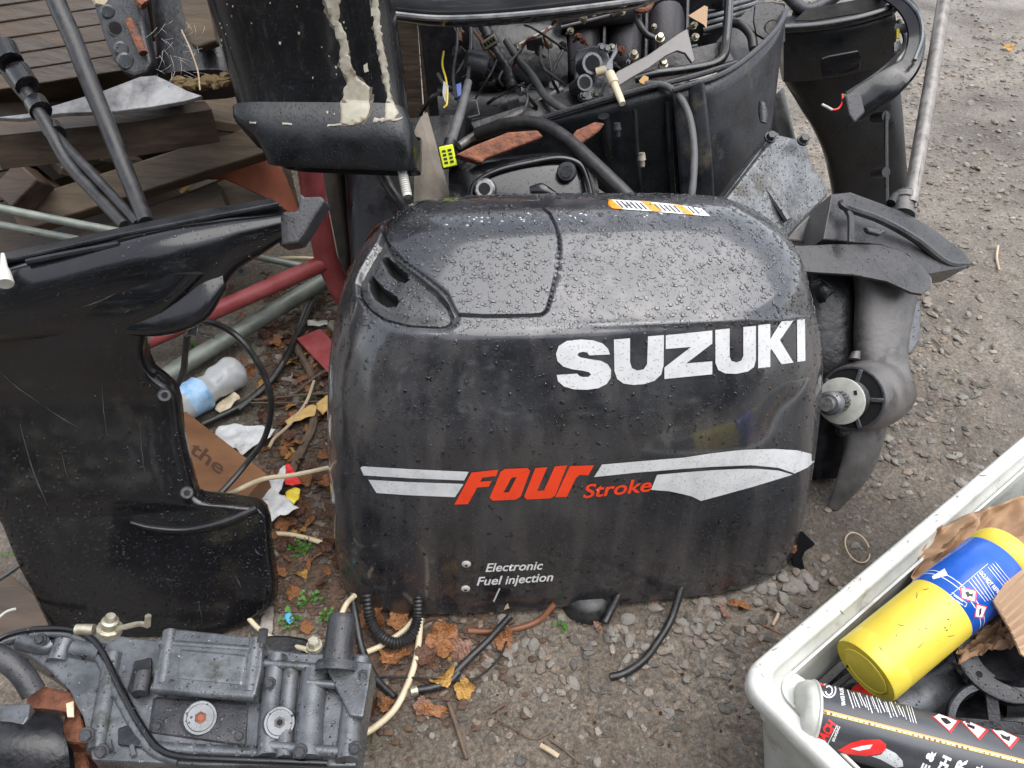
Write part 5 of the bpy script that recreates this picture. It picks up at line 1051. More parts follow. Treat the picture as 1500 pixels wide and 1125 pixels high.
# ------------------------------------------------------------------ hoses and cables under the cowl
def hose(name, pts, r, mt, label, cat='hose', **k):
    return solo(name, MB().tube([PZ(x, y, z) for x, y, z in pts], r, k.pop('seg', 12), k.pop('n', 8), **k), mt, label, cat)
hose('corrugated_hose', [(538, 870, .05), (542, 905, .03), (556, 930, .022), (580, 942, .02), (602, 930, .022), (612, 905, .03), (613, 872, .05)], .0072, M_rub, 'black corrugated hose looping out from under the left of the cowl', corr=1, n=12)
hose('black_tube', [(514, 868, .05), (521, 905, .03), (530, 950, .014), (548, 990, .008), (578, 1022, .006)], .0048, M_rub, 'black rubber tube trailing from the cowl corner past the cast bracket', 'hose')
hose('thin_black_strap', [(543, 992, .012), (600, 993, .01), (660, 996, .01), (700, 992, .01), (730, 965, .008), (742, 940, .008)], .0016, M_rub, 'thin black zip tie curving over the soil below the cowl', 'cable tie', seg=6)
hose('cream_cable', [(516, 1082, .02), (548, 1066, .012), (580, 1036, .008), (602, 990, .008), (612, 950, .01), (616, 905, .03)], .0042, M_cable, 'thick cream cable curving from the cast bracket up to the cowl', 'cable')
hose('cream_cable', [(538, 955, .012), (560, 945, .012), (590, 925, .014), (606, 908, .02)], .0038, M_cable, 'short cream cable passing behind the corrugated hose loop', 'cable')
hose('cream_cable', [(500, 900, .05), (508, 884, .05), (520, 872, .06)], .0036, M_cable, 'cream cable stub at the lower left corner of the cowl', 'cable')
hose('cream_cable', [(362, 903, .02), (380, 922, .02), (410, 940, .03), (450, 952, .05)], .0034, M_cable, 'cream cable running between the leg foot and the cast bracket', 'cable')
hose('cream_cable', [(384, 784, .01), (410, 782, .01), (440, 786, .01), (482, 798, .01)], .0038, M_cable, 'cream cable lying on leaves between the leg foot and the cowl', 'cable')
hose('black_rod', [(662, 990, .01), (690, 962, .014), (718, 935, .02), (748, 902, .035)], .0048, M_rub, 'straight black tube poking from beneath the middle of the cowl', 'hose')
hose('black_rod', [(606, 1012, .01), (630, 1008, .01), (655, 1000, .01), (672, 985, .01)], .005, M_rub, 'short black tube end with a metal clip among the leaves', 'hose')
solo('hose_clip', MB().lathe(PZ(602, 1014, .012), PZ(612, 1011, .012), [(0, .0065), (1, .0065)], 12), M_zinc, 'small bright clip on the black tube end among the leaves', 'clip')
hose('brown_cable', [(686, 924, .006), (720, 925, .006), (760, 920, .008), (790, 908, .012), (812, 885, .03)], .0042, M_browncab, 'reddish brown cable lying under the lower edge of the cowl', 'cable')
hose('black_stub', [(886, 912, .014), (894, 896, .02), (908, 868, .035)], .0055, M_rub, 'short black pipe stub beside the black dome', 'hose')
hose('black_drain_hose', [(894, 992, .007), (915, 986, .009), (942, 968, .009), (965, 938, .009), (984, 905, .014), (1000, 855, .04)], .0052, M_rub, 'long black rubber hose reaching onto the gravel under the SUZUKI cowl', 'hose')

# ------------------------------------------------------------------ crate and what lies in it
e1 = V((.803, .596, 0)); e2 = V((.596, -.803, 0)); CO = V((.2287, .3876, 0)); L1, L2, HZ = .62, .42, .2
def cring(ins, z, r=.03, seg=7):
    out = []; r = max(.004, r-ins*.3)
    for cx, cy, a0_ in ((ins+r, ins+r, math.pi), (L1-ins-r, ins+r, 1.5*math.pi), (L1-ins-r, L2-ins-r, 0), (ins+r, L2-ins-r, .5*math.pi)):
        for k in range(seg+1):
            a_ = a0_+k/seg*math.pi/2; out.append(CO+e1*(cx+r*math.cos(a_))+e2*(cy+r*math.sin(a_))+V((0, 0, z)))
    return out
crate = thing('plastic_crate', 'open white plastic crate of scrap parts in the lower right corner', 'crate', CO+e1*L1/2+e2*L2/2)
mb = MB(); mb.rings([cring(i_, z_) for i_, z_ in ((.045, .002), (.016, .168), (.012, .176), (.003, .177), (0, .180), (0, .194), (.0015, .198), (.004, .2), (.0165, .2), (.0185, .199), (.0195, .195), (.021, .186), (.026, .182), (.030, .176), (.032, .16), (.056, .012))])
cbod = part('tub', mb, M_crate, crate, ang=50)
gp = [CO+e1*u+e2*v+V((0, 0, .183)) for u, v in ((.026, .06), (.026, .03), (.034, .024), (.062, .026), (.066, .045), (.05, .066))]
mb = MB(); mb.prism(gp, V((0, 0, -.06))); part('corner_web', mb, M_crate, crate, bev=.002)
mb = MB(); mb.rings([cring(.0285, .1835), cring(.0285, .1865), cring(.0315, .1865), cring(.0315, .1835)], caps=False); part('inner_ledge', mb, M_crate, crate)
tb = bvh_of(cbod)
M_grime = mat('brown_grime', (.1, .085, .06), (.2, .18, .14), rough=.8, scale=120)
for k in range(38):
    t = R.random(); x, y = (1085+400*t+R.uniform(-14, 26), 985-335*t+R.uniform(-14, 16)) if k < 44 else (1085+110*t+R.uniform(-12, 8), 1005+110*t+R.uniform(-6, 6)); a_ = R.choice([-.7, .3, 1.2])+R.gauss(0, .4); L = R.uniform(1.5, 12)
    lay('grime_mark', curve2d([thin(x, y, x+math.cos(a_)*L, y+math.sin(a_)*L, R.uniform(.5, 1.8))]), tb, M_grime, crate, .0004, 30)
C0, C1 = P(1267, 983, .80), P(1478, 810, .855); cax = (C1-C0); cr_ = .0366
can = thing('gas_canister', 'yellow and blue gas canister with hazard diamonds lying across the white crate', 'gas canister', V((C0.x, C0.y, C0.z-cr_)))
cs = []
cs.append(part('body', MB().lathe(C0, C1, [(.004, cr_*.93), (.0, cr_*.97), (.012, cr_), (.10, cr_), (.105, cr_*.985), (.115, cr_), (.50, cr_), (.515, cr_*.995)], 56, True), M_yel, can, ang=60))
cs.append(part('label_band', MB().lathe(C0, C1, [(.505, cr_*.98), (.508, cr_*1.004), (.885, cr_*1.004), (.888, cr_*.98)], 56), M_blue, can, ang=60))
cs.append(part('shoulder', MB().lathe(C0, C1, [(.88, cr_*.96), (.885, cr_), (.965, cr_), (.99, cr_*.93), (1.0, cr_*.8), (1.0, cr_*.3)], 56), M_yel, can, ang=60))
part('valve', MB().lathe(C0+cax*.995, C0+cax*1.06, [(0, .012), (.3, .012), (.35, .006), (1, .006)], 18), M_zinc, can)
ct = cax.normalized(); part('dished_base', MB().lathe(C0-ct*.0002, C0+ct*.004, [(0, cr_*.70), (.5, cr_*.66), (1, cr_*.6)], 36), M_yel, can)
part('base_ring', MB().tube([C0+(ct.orthogonal().normalized()*math.cos(t)+ct.cross(ct.orthogonal().normalized())*math.sin(t))*cr_*.7 for t in [2*math.pi*k/36 for k in range(37)]], .0009, 6, 1), M_yel, can)
for u in (.56, .585): part('white_ring', MB().lathe(C0+cax*u, C0+cax*(u+.004), [(0, cr_*1.0052), (1, cr_*1.0052)], 56), M_white, can)
kb = bvh_of(*cs)
def kl(name, pl, mt, off=.0004, cell=6): lay(name, curve2d([pl]), kb, mt, can, off, cell)
kl('white_diamond', [(1365, 845), (1384, 833), (1388.5, 843), (1367, 849)], M_white)
for pl, fl in (([(1406, 859.5), (1430.6, 865), (1429.5, 883), (1407.5, 877)], [(1413, 868), (1418, 866), (1420, 870), (1425, 869), (1424, 875), (1420, 873), (1417, 876)]), ([(1429.5, 884), (1445.7, 888), (1438.7, 906), (1426.7, 904)], [(1434, 892), (1437, 890), (1436, 899), (1433, 902)])):
    kl('hazard_diamond', pl, M_redg); c_ = (sum(p[0] for p in pl)/4, sum(p[1] for p in pl)/4); kl('hazard_field', [(c_[0]+(x-c_[0])*.82, c_[1]+(y-c_[1])*.82) for x, y in pl], M_white, .0006); kl('hazard_symbol', fl, M_blk, .0008)
lay('print', text2d('DO NOT REFILL', 1434, 840, 44, 5.5, -48, 0, .03), kb, M_white, can, .0005, 6)
def bar(x0, y0, x1, y1, w, nm='print_line', mt=M_white):
    L = math.hypot(x1-x0, y1-y0); nx, ny = -(y1-y0)/L*w/2, (x1-x0)/L*w/2; return [(x0+nx, y0+ny), (x1+nx, y1+ny), (x1-nx, y1-ny), (x0-nx, y0-ny)]
pls = []
for k in range(5): pls.append(bar(1419+4*k, 851-3.2*k, 1419+4*k+24, 851-3.2*k+30+2*k, .8))
for k in range(4): pls.append(bar(1447+3.4*k, 831-2.6*k, 1447+3.4*k+26, 831-2.6*k+32, .7))
pls += [bar(1391, 873, 1447, 826, .7), bar(1391, 873, 1414, 889, .7), bar(1414, 889, 1416, 883, .7), bar(1394, 868, 1415, 883, .7), bar(1397, 872, 1410, 881, 1.4), bar(1395, 876, 1408, 885, 1.2)]
for p_ in pls: kl('print_line', p_, M_white, .0005)
for k in range(10):
    x, y = R.choice([(1345, 893), (1350, 925), (1378, 900), (1395, 915), (1365, 935), (1385, 920)]); x += R.gauss(0, 6); y += R.gauss(0, 5); s_ = R.uniform(.5, 1.2); kl('chipped_spot', jag([(x-s_*1.6, y-s_*.4), (x+s_, y-s_), (x+s_*1.5, y+s_*.5), (x-s_*.5, y+s_)], .4, k, 2), M_blk, .0003)
for k in range(14):
    x, y = R.uniform(1270, 1440), R.uniform(850, 980); a_ = R.gauss(-.6, .5); L = R.uniform(4, 16); kl('scratch', thin(x, y, x+math.cos(a_)*L, y+math.sin(a_)*L, .9, 1), M_scuff, .0003)
for x, y in ((1241, 976), (1283, 1010)): kl('base_hole', [(x-2, y-1.5), (x+1, y-2.5), (x+2.5, y+1), (x, y+2.5)], M_blk, .0008)
A0, A1 = P(1166, 1040, .775), P(1560, 1148, .745); ar = .0322; aax = (A1-A0).normalized()
aer = thing('aerosol_can', 'dark grey brake cleaner spray can lying in front of the yellow canister', 'spray can', V((A0.x, A0.y, A0.z-ar)))
as_ = [part('label_wrap', MB().lathe(A0, A1, [(.055, ar*.97), (.06, ar), (.98, ar), (1, ar*.9)], 56), M_candark, aer, ang=60)]
part('can_base', MB().lathe(A0, A1, [(.0, ar*.72), (.004, ar*.86), (.03, ar*.98), (.05, ar*.99), (.055, ar*.99)], 48), M_canbase, aer, ang=60)
part('rolled_seam', MB().lathe(A0+(A1-A0)*.046, A0+(A1-A0)*.062, [(0, ar*.99), (.3, ar*1.035), (.7, ar*1.035), (1, ar*.99)], 48), M_canbase, aer)
ab = bvh_of(*as_)
def al(name, pl, mt, off=.0004): lay(name, curve2d([pl]), ab, mt, aer, off, 7)
al('stripe', bar(1180, 1035, 1510, 1118, 5), M_cream); al('stripe', bar(1180, 1033.5, 1510, 1116, 1.6), M_orange, .0006); al('stripe', bar(1180, 1038, 1510, 1121, 1.2), M_yel, .0006)
for k in range(40):
    t = k/40; x, y = 1185+320*t, 1038+81*t; s_ = R.uniform(.7, 2.0); al('rust_speck', [(x-s_, y-s_), (x+s_, y-s_*.8), (x+s_, y+s_), (x-s_*.6, y+s_*.7)], M_rustor, .0007)
lay('print', text2d('MACH', 1203, 1094, 40, 13, 56, .1, .05), ab, M_redg, aer, .0005, 7)
al('print_line', bar(1210, 1094, 1226, 1062, 1), M_white, .0005)
lay('print', text2d('BRAKING', 1222, 1086, 23, 4, 68, 0, .02), ab, M_white, aer, .0005, 7)
def arc(cx, cy, rx, ry, w, a0_, a1_, rot=0):
    o = [(cx+math.cos(a)*rx, cy+math.sin(a)*ry) for a in [a0_+(a1_-a0_)*k/14 for k in range(15)]]; i_ = [(cx+math.cos(a)*(rx-w), cy+math.sin(a)*(ry-w)) for a in [a1_+(a0_-a1_)*k/14 for k in range(15)]]; return o+i_
al('ring_logo', arc(1214, 1011, 11, 12, 2, -2.4, 3.0), M_white); al('ring_logo', arc(1214, 1012, 6, 7.5, 2, -2.4, 3.0), M_white); al('red_tab', [(1200, 998), (1214, 1001), (1212, 1006), (1200, 1004)], M_redg)
lay('print', text2d('BRAKE FLUID', 1238, 1033, 27, 5, 98, 0, .04), ab, M_white, aer, .0005, 7)
for k in range(9):
    x = 1250+9.2*k; y = 1038+2.3*k; al('print_line', bar(x, y-3*(k % 3), x-8-R.random()*2, y-27+1.5*(k % 2), 1.3), M_white, .0005); al('print_line', bar(x+4, y-2-4*(k % 2), x-4, y-27, .8), M_white, .0005)
for k in range(3): al('print_line', bar(1334+4*k, 1058+k, 1327+4*k, 1034+k, .9), M_white, .0005)
for q, (pl, sy) in enumerate([([(1364, 1049), (1373, 1044), (1406, 1057), (1392, 1074)], [(1377, 1052), (1386, 1053), (1394, 1060), (1386, 1062), (1381, 1058)]), ([(1406, 1056), (1414, 1053.6), (1448, 1070), (1434, 1085)], [(1416, 1061), (1428, 1065), (1427, 1069), (1417, 1065)]), ([(1450, 1068), (1457, 1064), (1494, 1082), (1480, 1098)], [(1464, 1075), (1474, 1080), (1480, 1079), (1478, 1087), (1468, 1082)])]):
    al('hazard_diamond', pl, M_redg); cx_, cy_ = sum(p[0] for p in pl)/4, sum(p[1] for p in pl)/4; al('hazard_field', [(cx_+(x-cx_)*.8, cy_+(y-cy_)*.8) for x, y in pl], M_white, .0006); al('hazard_symbol', sy, M_blk, .0008)
for tx, x, y, w, h in (('E &', 1358, 1131, 32, 11), ('CH', 1381, 1138, 30, 12), ('ER', 1404, 1142, 32, 12), ('L', 1436, 1128, 7, 7)): lay('print', text2d(tx, x, y, w, h, 66, 0, .05), ab, M_white, aer, .0005, 7)
al('red_caliper', [(1227, 1098), (1245, 1088), (1262, 1083.5), (1288, 1083), (1298, 1090), (1297, 1098), (1288, 1104), (1268, 1107), (1240, 1104)], M_redg, .0005)
al('caliper_glint', [(1246, 1096), (1262, 1092), (1278, 1090), (1274, 1096), (1258, 1099)], M_white, .0007)
al('brake_disc', [(1298, 1096), (1312, 1103), (1322, 1114), (1323, 1122), (1312, 1124), (1290, 1112), (1276, 1107), (1290, 1105)], M_silv, .0005)
# other contents
def crumple(name, tl, tr, bl, br, nu, nv, amp, mt, label, cat, seed):
    c4 = [P(*tl), P(*tr), P(*bl), P(*br)]; nrm = (c4[1]-c4[0]).cross(c4[2]-c4[0]).normalized(); mb = MB()
    for j in range(nv+1):
        for i in range(nu+1):
            u, v = i/nu, j/nv; p = c4[0].lerp(c4[1], u).lerp(c4[2].lerp(c4[3], u), v); q = V((u*5, v*4, seed))
            h = (1-abs(noise.noise(q*.9)))*1.2+(1-abs(noise.noise(q*1.9+V((7, 0, 0)))))*.6+noise.noise(q*4)*.15-1.4
            e_ = .012*noise.noise(V((u*6, v*6, seed+9))); mb.v.append(tuple(p+nrm*h*amp*(1 if nrm.dot(CAM-p) > 0 else -1)+UP*e_+RT*e_))
    mb.f = [(j*(nu+1)+i, j*(nu+1)+i+1, (j+1)*(nu+1)+i+1, (j+1)*(nu+1)+i) for j in range(nv) for i in range(nu)]
    o = solo(name, mb, mt, label, cat, ang=60); solidify(o, .0008); return o
crumple('packing_paper', (1375, 770, .93), (1570, 700, .97), (1270, 960, .86), (1560, 900, .90), 60, 44, .032, M_paper, 'crumpled brown packing paper behind the yellow canister', 'paper', 3)
crumple('packing_paper', (1398, 925, .84), (1530, 850, .84), (1405, 968, .82), (1530, 930, .80), 44, 30, .02, M_paper, 'torn brown paper tucked under the blue end of the canister', 'paper', 8)
fl = thing('cardboard_flap', 'pale corrugated cardboard flap at the right edge of the crate', 'cardboard', P(1490, 930, .80))
part('sheet', dslab([(1455, 880), (1478, 845), (1540, 780), (1560, 980), (1520, 975), (1496, 958), (1482, 925)], .79, .003, (.0, -.03)), M_card, fl)
for k in range(7): part('flute', MB().tube([P(1462+4*k+k, 884+11*k, .788-.0025*k), P(1540+2*k, 800+20*k, .788-.002*k)], .0016, 6, 1), M_card, fl)
solo('scrap_bed', MB().rings([cring(.05, .05), cring(.04, .105), cring(.06, .11)]), M_engdark, 'oily black scrap metal filling the bottom of the crate', 'scrap metal')
def ringpart(name, c, n, ro, ri, th, mt, label, cat, holes=0, parent=None):
    c, n = V(c), V(n).normalized(); t = thing(name, label, cat, c)
    part('ring', MB().rings([[c+(n.orthogonal().normalized()*math.cos(a)+n.cross(n.orthogonal().normalized())*math.sin(a))*r+n*h for a in [2*math.pi*k/40 for k in range(40)]] for r, h in ((ri, 0), (ro*.98, 0), (ro, th*.1), (ro, th*.9), (ro*.98, th), (ri*1.02, th), (ri, th*.9), (ri, 0))], caps=False), mt, t)
    u = n.orthogonal().normalized(); w = n.cross(u)
    for k in range(holes):
        a = .4+k*2*math.pi/holes; q = c+(u*math.cos(a)+w*math.sin(a))*(ro+ri)/2+n*th; part('bolt_hole', MB().cyl(q-n*.001, q+n*.0004, (ro-ri)*.16, 12), M_hole, t)
    return t
f_ = ringpart('bearing_flange', P(1470, 955, .83), (-.1, -.35, 1), .052, .030, .006, M_castd, 'dark flanged bearing housing with bolt holes under the torn paper', 'flange', 5)
part('housing', MB().lathe(P(1470, 955, .83), P(1472, 985, .85), [(0, .034), (1, .04)], 32), M_engdark, f_)
f_ = ringpart('pulley_ring', P(1455, 1062, .82), (-.35, -.55, .8), .046, .038, .018, M_cast, 'bare metal pulley ring behind the spray can', 'pulley')
u_ = V((-.35, -.55, .8)).normalized()
for k in range(4):
    a = .6+k*math.pi/2; o_ = u_.orthogonal().normalized(); w_ = u_.cross(o_); part('spoke', MB().beam(P(1455, 1062, .82)+u_*.006, P(1455, 1062, .82)+u_*.006+(o_*math.cos(a)+w_*math.sin(a))*.04, .012, .005, up=u_), M_castd, f_, bev=.001)
solo('grey_pipe_piece', MB().lathe(P(1300, 1045, .84), P(1440, 965, .90), [(0, .02), (.02, .0235), (.6, .0235), (.62, .026), (1, .026)], 28), M_cast, 'dull grey pipe lying between the canister and the spray can', 'pipe')
solo('black_clamp_strip', MB().beam(P(1195, 1010, .86), P(1250, 960, .88), .010, .006), M_blackm, 'narrow black metal strip against the crate wall behind the canister base', 'strip', bev=.001)
solo('black_clamp_strip', MB().beam(P(1215, 1012, .855), P(1262, 975, .87), .006, .006), M_castd, 'narrow grey metal strip beside the black one behind the canister base', 'strip', bev=.001)
solo('red_plug_scrap', MB().lathe(P(1256, 1013, .85), P(1266, 1020, .84), [(0, .009), (1, .009)], 16), M_redg, 'small red plastic scrap half hidden under the canister base', 'plastic scrap')
solo('black_housing', rows([(1470, 995, 1472, 1060, .85, .05), (1510, 985, 1512, 1060, .85, .06), (1560, 990, 1560, 1060, .85, .05)], n=3), M_blackm, 'black plastic housing at the right edge of the crate', 'housing')
solo('paper_tube', MB().lathe(P(1170, 1112, .85), P(1330, 1190, .80), [(0, .026), (1, .026)], 30), M_offw, 'white paper tube lying under the spray can', 'tube')

# ------------------------------------------------------------------ litter on the soil between leg and cowl
b0, b1 = PZ(250, 605, .034), PZ(354, 538, .034)
bt = thing('plastic_bottle', 'crumpled clear plastic bottle with a light blue label beside the black leg', 'bottle', V((b0.x, b0.y, 0)))
def crush(mb, amp, sc, seed):
    mb.v = [tuple(V(v)+noise.noise_vector(V(v)*sc+V((seed, 0, 0)))*amp) for v in mb.v]; return mb
part('bottle_body', crush(MB().lathe(b0, b1, [(u, .031*(1-.22*math.exp(-((u-.55)/.09)**2))*(1 if u < .86 else math.sqrt(max(.02, 1-((u-.86)/.15)**2)))) for u in [k/44 for k in range(45)]], 40), .0032, 55, 1), M_pet, bt)
part('bottle_label', crush(MB().lathe(b0, b1, [(u, .0315) for u in [.18+.26*k/10 for k in range(11)]], 40, False), .0032, 55, 1), M_petlab, bt)
wb = thing('wood_block', 'orange brown wood block with dark stamped lettering beside the black leg', 'wood block', PZ(320, 720))
blk = part('block', MB().prism([PZ(240, 640, .062), PZ(262, 606, .062), PZ(272, 602, .062), PZ(392, 694, .062), PZ(350, 741, .062), PZ(280, 725, .062)], V((0, 0, -.058))), M_woodb, wb, bev=.002)
wbv = bvh_of(blk); lay('stamp', text2d('the', 276, 661, 58, 19, -37, 0, .02), wbv, mat('faded_stamp_ink', (.05, .022, .012), (.09, .04, .02), rough=.7, scale=200), wb, .0004, 20)
def litter(name, px, z, mt, label, cat='wrapper', amp=.006, seed=1):
    bm = curve2d([jag(px, 1.2, seed, 7)])
    for ax_ in (0, 1):
        lo = min(v.co[ax_] for v in bm.verts); hi = max(v.co[ax_] for v in bm.verts); k = lo+4
        while k < hi:
            co = V((0, 0, 0)); co[ax_] = k; no = V((0, 0, 0)); no[ax_] = 1; bmesh.ops.bisect_plane(bm, geom=bm.verts[:]+bm.edges[:]+bm.faces[:], dist=1e-4, plane_co=co, plane_no=no); k += 4
    mb = MB()
    for v in bm.verts:
        p = PZ(v.co.x, v.co.y, z); p.z += amp*(noise.noise(p*60+V((seed, 0, 0)))+.6*abs(noise.noise(p*130))); mb.v.append(tuple(p))
    bm.verts.index_update(); mb.f = [tuple(v.index for v in f.verts) for f in bm.faces]; bm.free()
    o = solo(name, mb, mt, label, cat, ang=70); solidify(o, .0007); return o
litter('white_wrapper', [(312, 640), (322, 624), (350, 623), (404, 629), (396, 642), (378, 650), (354, 666), (345, 658)], .02, M_litter, 'crumpled white plastic sheet behind the wood block', seed=2)
litter('torn_wrapper', [(376, 728), (392, 706), (408, 690), (420, 678), (420, 700), (412, 716), (404, 726), (388, 732)], .03, M_litter, 'torn white and clear wrapper by the corner of the wood block', seed=3)
litter('white_bag', [(378, 734), (400, 722), (418, 728), (437, 744), (424, 752), (410, 756), (392, 768), (382, 756)], .03, M_litter, 'dirty white paper bag with faint print right of the leg foot', 'paper bag', seed=4)
litter('red_wrapper', [(418, 682), (424, 680), (434, 694), (440, 708), (428, 713), (418, 710)], .034, M_redpl, 'small bright red wrapper piece crossed by the cream cable', seed=5)
litter('yellow_wrapper', [(418, 722), (430, 714), (440, 716), (438, 730), (430, 738), (420, 734)], .03, M_yelpl, 'small bright yellow wrapper piece below the red one', seed=6)
litter('foam_piece', [(418, 618), (438, 604), (458, 592), (466, 596), (460, 608), (440, 616), (422, 622)], .02, mat('tan_foam', (.42, .26, .08), (.6, .4, .16), rough=.8, scale=60, bump=.4), 'flat tan foam offcut left of the cowl edge', 'foam', .003, 7)
litter('foam_piece', [(464, 590), (486, 576), (486, 596), (474, 608), (466, 600)], .02, bpy.data.materials['tan_foam'], 'second tan foam offcut touching the cowl edge', 'foam', .003, 8)
litter('foam_lump', [(314, 598), (324, 588), (336, 574), (350, 580), (352, 586), (336, 598), (322, 602)], .016, M_cream, 'pale foam lump between the bottle and the black cable', 'foam', .008, 9)
litter('white_scrap', [(450, 470), (480, 470), (482, 476), (466, 478), (450, 477)], .02, M_offw, 'small white plastic scrap at the foot of the red post', 'scrap', .002, 10)
litter('blue_chip', [(417, 900), (424, 896), (432, 908), (424, 914), (418, 908)], .008, mat('light_blue_plastic', (.1, .35, .6), rough=.4), 'small light blue plastic chip among weeds', 'plastic chip', .001, 11)
litter('slate_piece', [(380, 918), (388, 890), (400, 880), (402, 900), (398, 930), (385, 934)], .008, M_stone, 'flat grey slate piece beside the foot of the black leg', 'stone', .002, 12)
hose('ground_cable', [(476, 396, .05), (458, 440, .03), (436, 490, .02), (404, 548, .016), (360, 590, .014), (318, 612, .014), (296, 622, .014)], .0062, M_rub, 'thick black cable crossing the leaves behind the wood block', 'cable')
hose('ground_cable', [(470, 406, .05), (448, 450, .03), (430, 500, .02), (398, 556, .02), (350, 600, .02)], .0035, M_greyr, 'thinner grey cable running beside the thick black one', 'cable')
for k, (pts, r, mt2, lab) in enumerate([([(430, 500, .01), (440, 520, .01), (452, 540, .01), (458, 556, .01)], .007, M_twig, 'thick dark twig near the red foot plate'),
        ([(462, 600, .01), (456, 630, .01), (446, 650, .01), (432, 680, .01), (424, 700, .01)], .0075, M_twig, 'thick dark root between the foam offcuts and red wrapper'),
        ([(484, 540, .02), (462, 552, .02), (440, 570, .015), (420, 584, .012)], .0028, M_twig, 'grey twig above the tan foam offcut'),
        ([(372, 586, .02), (410, 582, .02), (450, 578, .02), (484, 576, .02)], .0022, M_twig, 'long straight grey twig over the black cables'),
        ([(364, 590, .018), (420, 590, .018), (486, 587, .018)], .0017, M_twig, 'thin straight twig just below the long grey one'),
        ([(460, 558, .022), (448, 590, .02), (424, 622, .02), (402, 642, .02), (394, 656, .02)], .0028, M_pale, 'pale bent twig above the white wrapper'),
        ([(657, 1030, .006), (668, 1062, .006), (684, 1112, .006)], .0028, M_twig, 'brown twig pointing down from the leaf cluster'),
        ([(726, 1052, .004), (750, 1066, .004), (778, 1082, .004), (800, 1076, .005), (812, 1062, .006)], .0009, M_twig, 'hair thin bent twig on bare soil'),
        ([(804, 1082, .004), (826, 1098, .004), (850, 1118, .004)], .0014, M_twig, 'dark thin twig near the bottom edge'),
        ([(792, 1092, .005), (806, 1100, .006), (818, 1108, .005)], .0032, M_pale, 'pale bark sliver near the bottom edge'),
        ([(718, 1044, .004), (738, 1032, .005)], .0022, M_twig, 'short grey twig on the mossy soil'),
        ([(1136, 882, .005), (1140, 898, .006), (1132, 916, .005)], .0022, M_pale, 'curved pale stem left of the crate'),
        ([(1112, 912, .004), (1130, 922, .004), (1146, 930, .004)], .0012, M_rust, 'thin reddish twig beside the crate rim'),
        ([(1462, 360, .005), (1460, 378, .006), (1464, 396, .005)], .0026, M_pale, 'curled pale straw on the drive at far right'),
        ([(1366, 496, .004), (1378, 508, .005), (1392, 520, .004)], .0013, M_twig, 'tiny brown twig on the drive')]):
    hose('twig', pts, r, mt2, lab, 'twig', seg=7, n=5)
mb = MB().tube([PZ(1256, 802, .004)+V((math.cos(t)*.017, math.sin(t)*.024, .004*math.sin(t*1))) for t in [2*math.pi*k/20*.93 for k in range(21)]], .0011, 6, 2)
solo('wire_loop', mb, M_pale, 'small pale loop of wire on the ground left of the crate', 'wire loop')

# leaves
def leaf_mesh(seed, lobed=True):
    rg = random.Random(seed); n = 44; mb = MB(); ctr = V((0, 0, 0)); ring = []
    for k in range(n):
        a = 2*math.pi*k/n; r = 1.0
        if lobed: r = .58+.26*abs(math.cos(a*2.5))**.8+.08*math.cos(a)+rg.uniform(-.05, .05)+(.06 if k % 2 else 0)
        else: r = .52/(1+.9*abs(math.sin(a)))**.5+.35*abs(math.cos(a))+rg.uniform(-.03, .03)
        ring.append(V((r*math.cos(a), r*math.sin(a)*(1 if lobed else .62), 0)))
    rings_ = [[p*s_ for p in ring] for s_ in (.02, .35, .7, 1)]
    mb.rings(rings_, True, False); cu = rg.uniform(-.7, 1.0); cv_ = rg.uniform(.2, 1.3); ph = rg.random()*9
    out = []
    for x, y, z in mb.v:
        r = math.hypot(x, y); z = cu*x*x*.5+cv_*y*y*.5+.2*math.sin(x*4+ph)*r+.22*noise.noise(V((x*2.4, y*2.4, seed)))+.03*abs(math.sin(math.atan2(y, x)*5))*r
        out.append((x, y, z))
    mb.v = out
    b = len(mb.v); mb.tube([V((-.1, 0, .02)), V((-.7, .02, .05)), V((-1.15, .1, .02))], .025, 5, 3)
    return mb.mesh('leaf', True, 75)
LM = []
for s_ in range(10):
    m_ = leaf_mesh(s_, s_ % 3 != 2); m_.materials.append(M_leaf[(0, 2, 3, 0, 1, 0, 3, 2, 0, 1)[s_]]); LM.append(m_)
lcount = [0]
def put_leaf(px, py, size, mi, z=.004, lab=None, grp=None, cat='leaf', tilt=.35):
    m_ = LM[mi]; o = bpy.data.objects.new('fallen_leaf', m_); COL.objects.link(o); p = PZ(px, py, z); s_ = size/FPX*(p-CAM).dot(FW)
    o.scale = (s_, s_, s_); o.location = (p.x, p.y, gh(p.x, p.y)+z+s_*.12); o.rotation_euler = (R.gauss(0, tilt), R.gauss(0, tilt), R.random()*6.28)
    names = ('orange brown', 'dark brown', 'pinkish brown', 'orange brown', 'yellow', 'orange brown', 'pinkish brown', 'dark brown', 'orange brown', 'yellow')
    where = 'between the black leg and the cowl' if px < 500 else 'among the hoses below the cowl' if px < 700 else 'on the gravel in front of the cowl'
    sz = 'tiny' if size < 5 else 'small' if size < 9.5 else 'broad'
    l_ = '%s %s fallen leaf %s' % (sz, names[mi], where); tag(o, lab or l_, cat, None if lab else l_.replace('fallen leaf', 'leaves')); return o
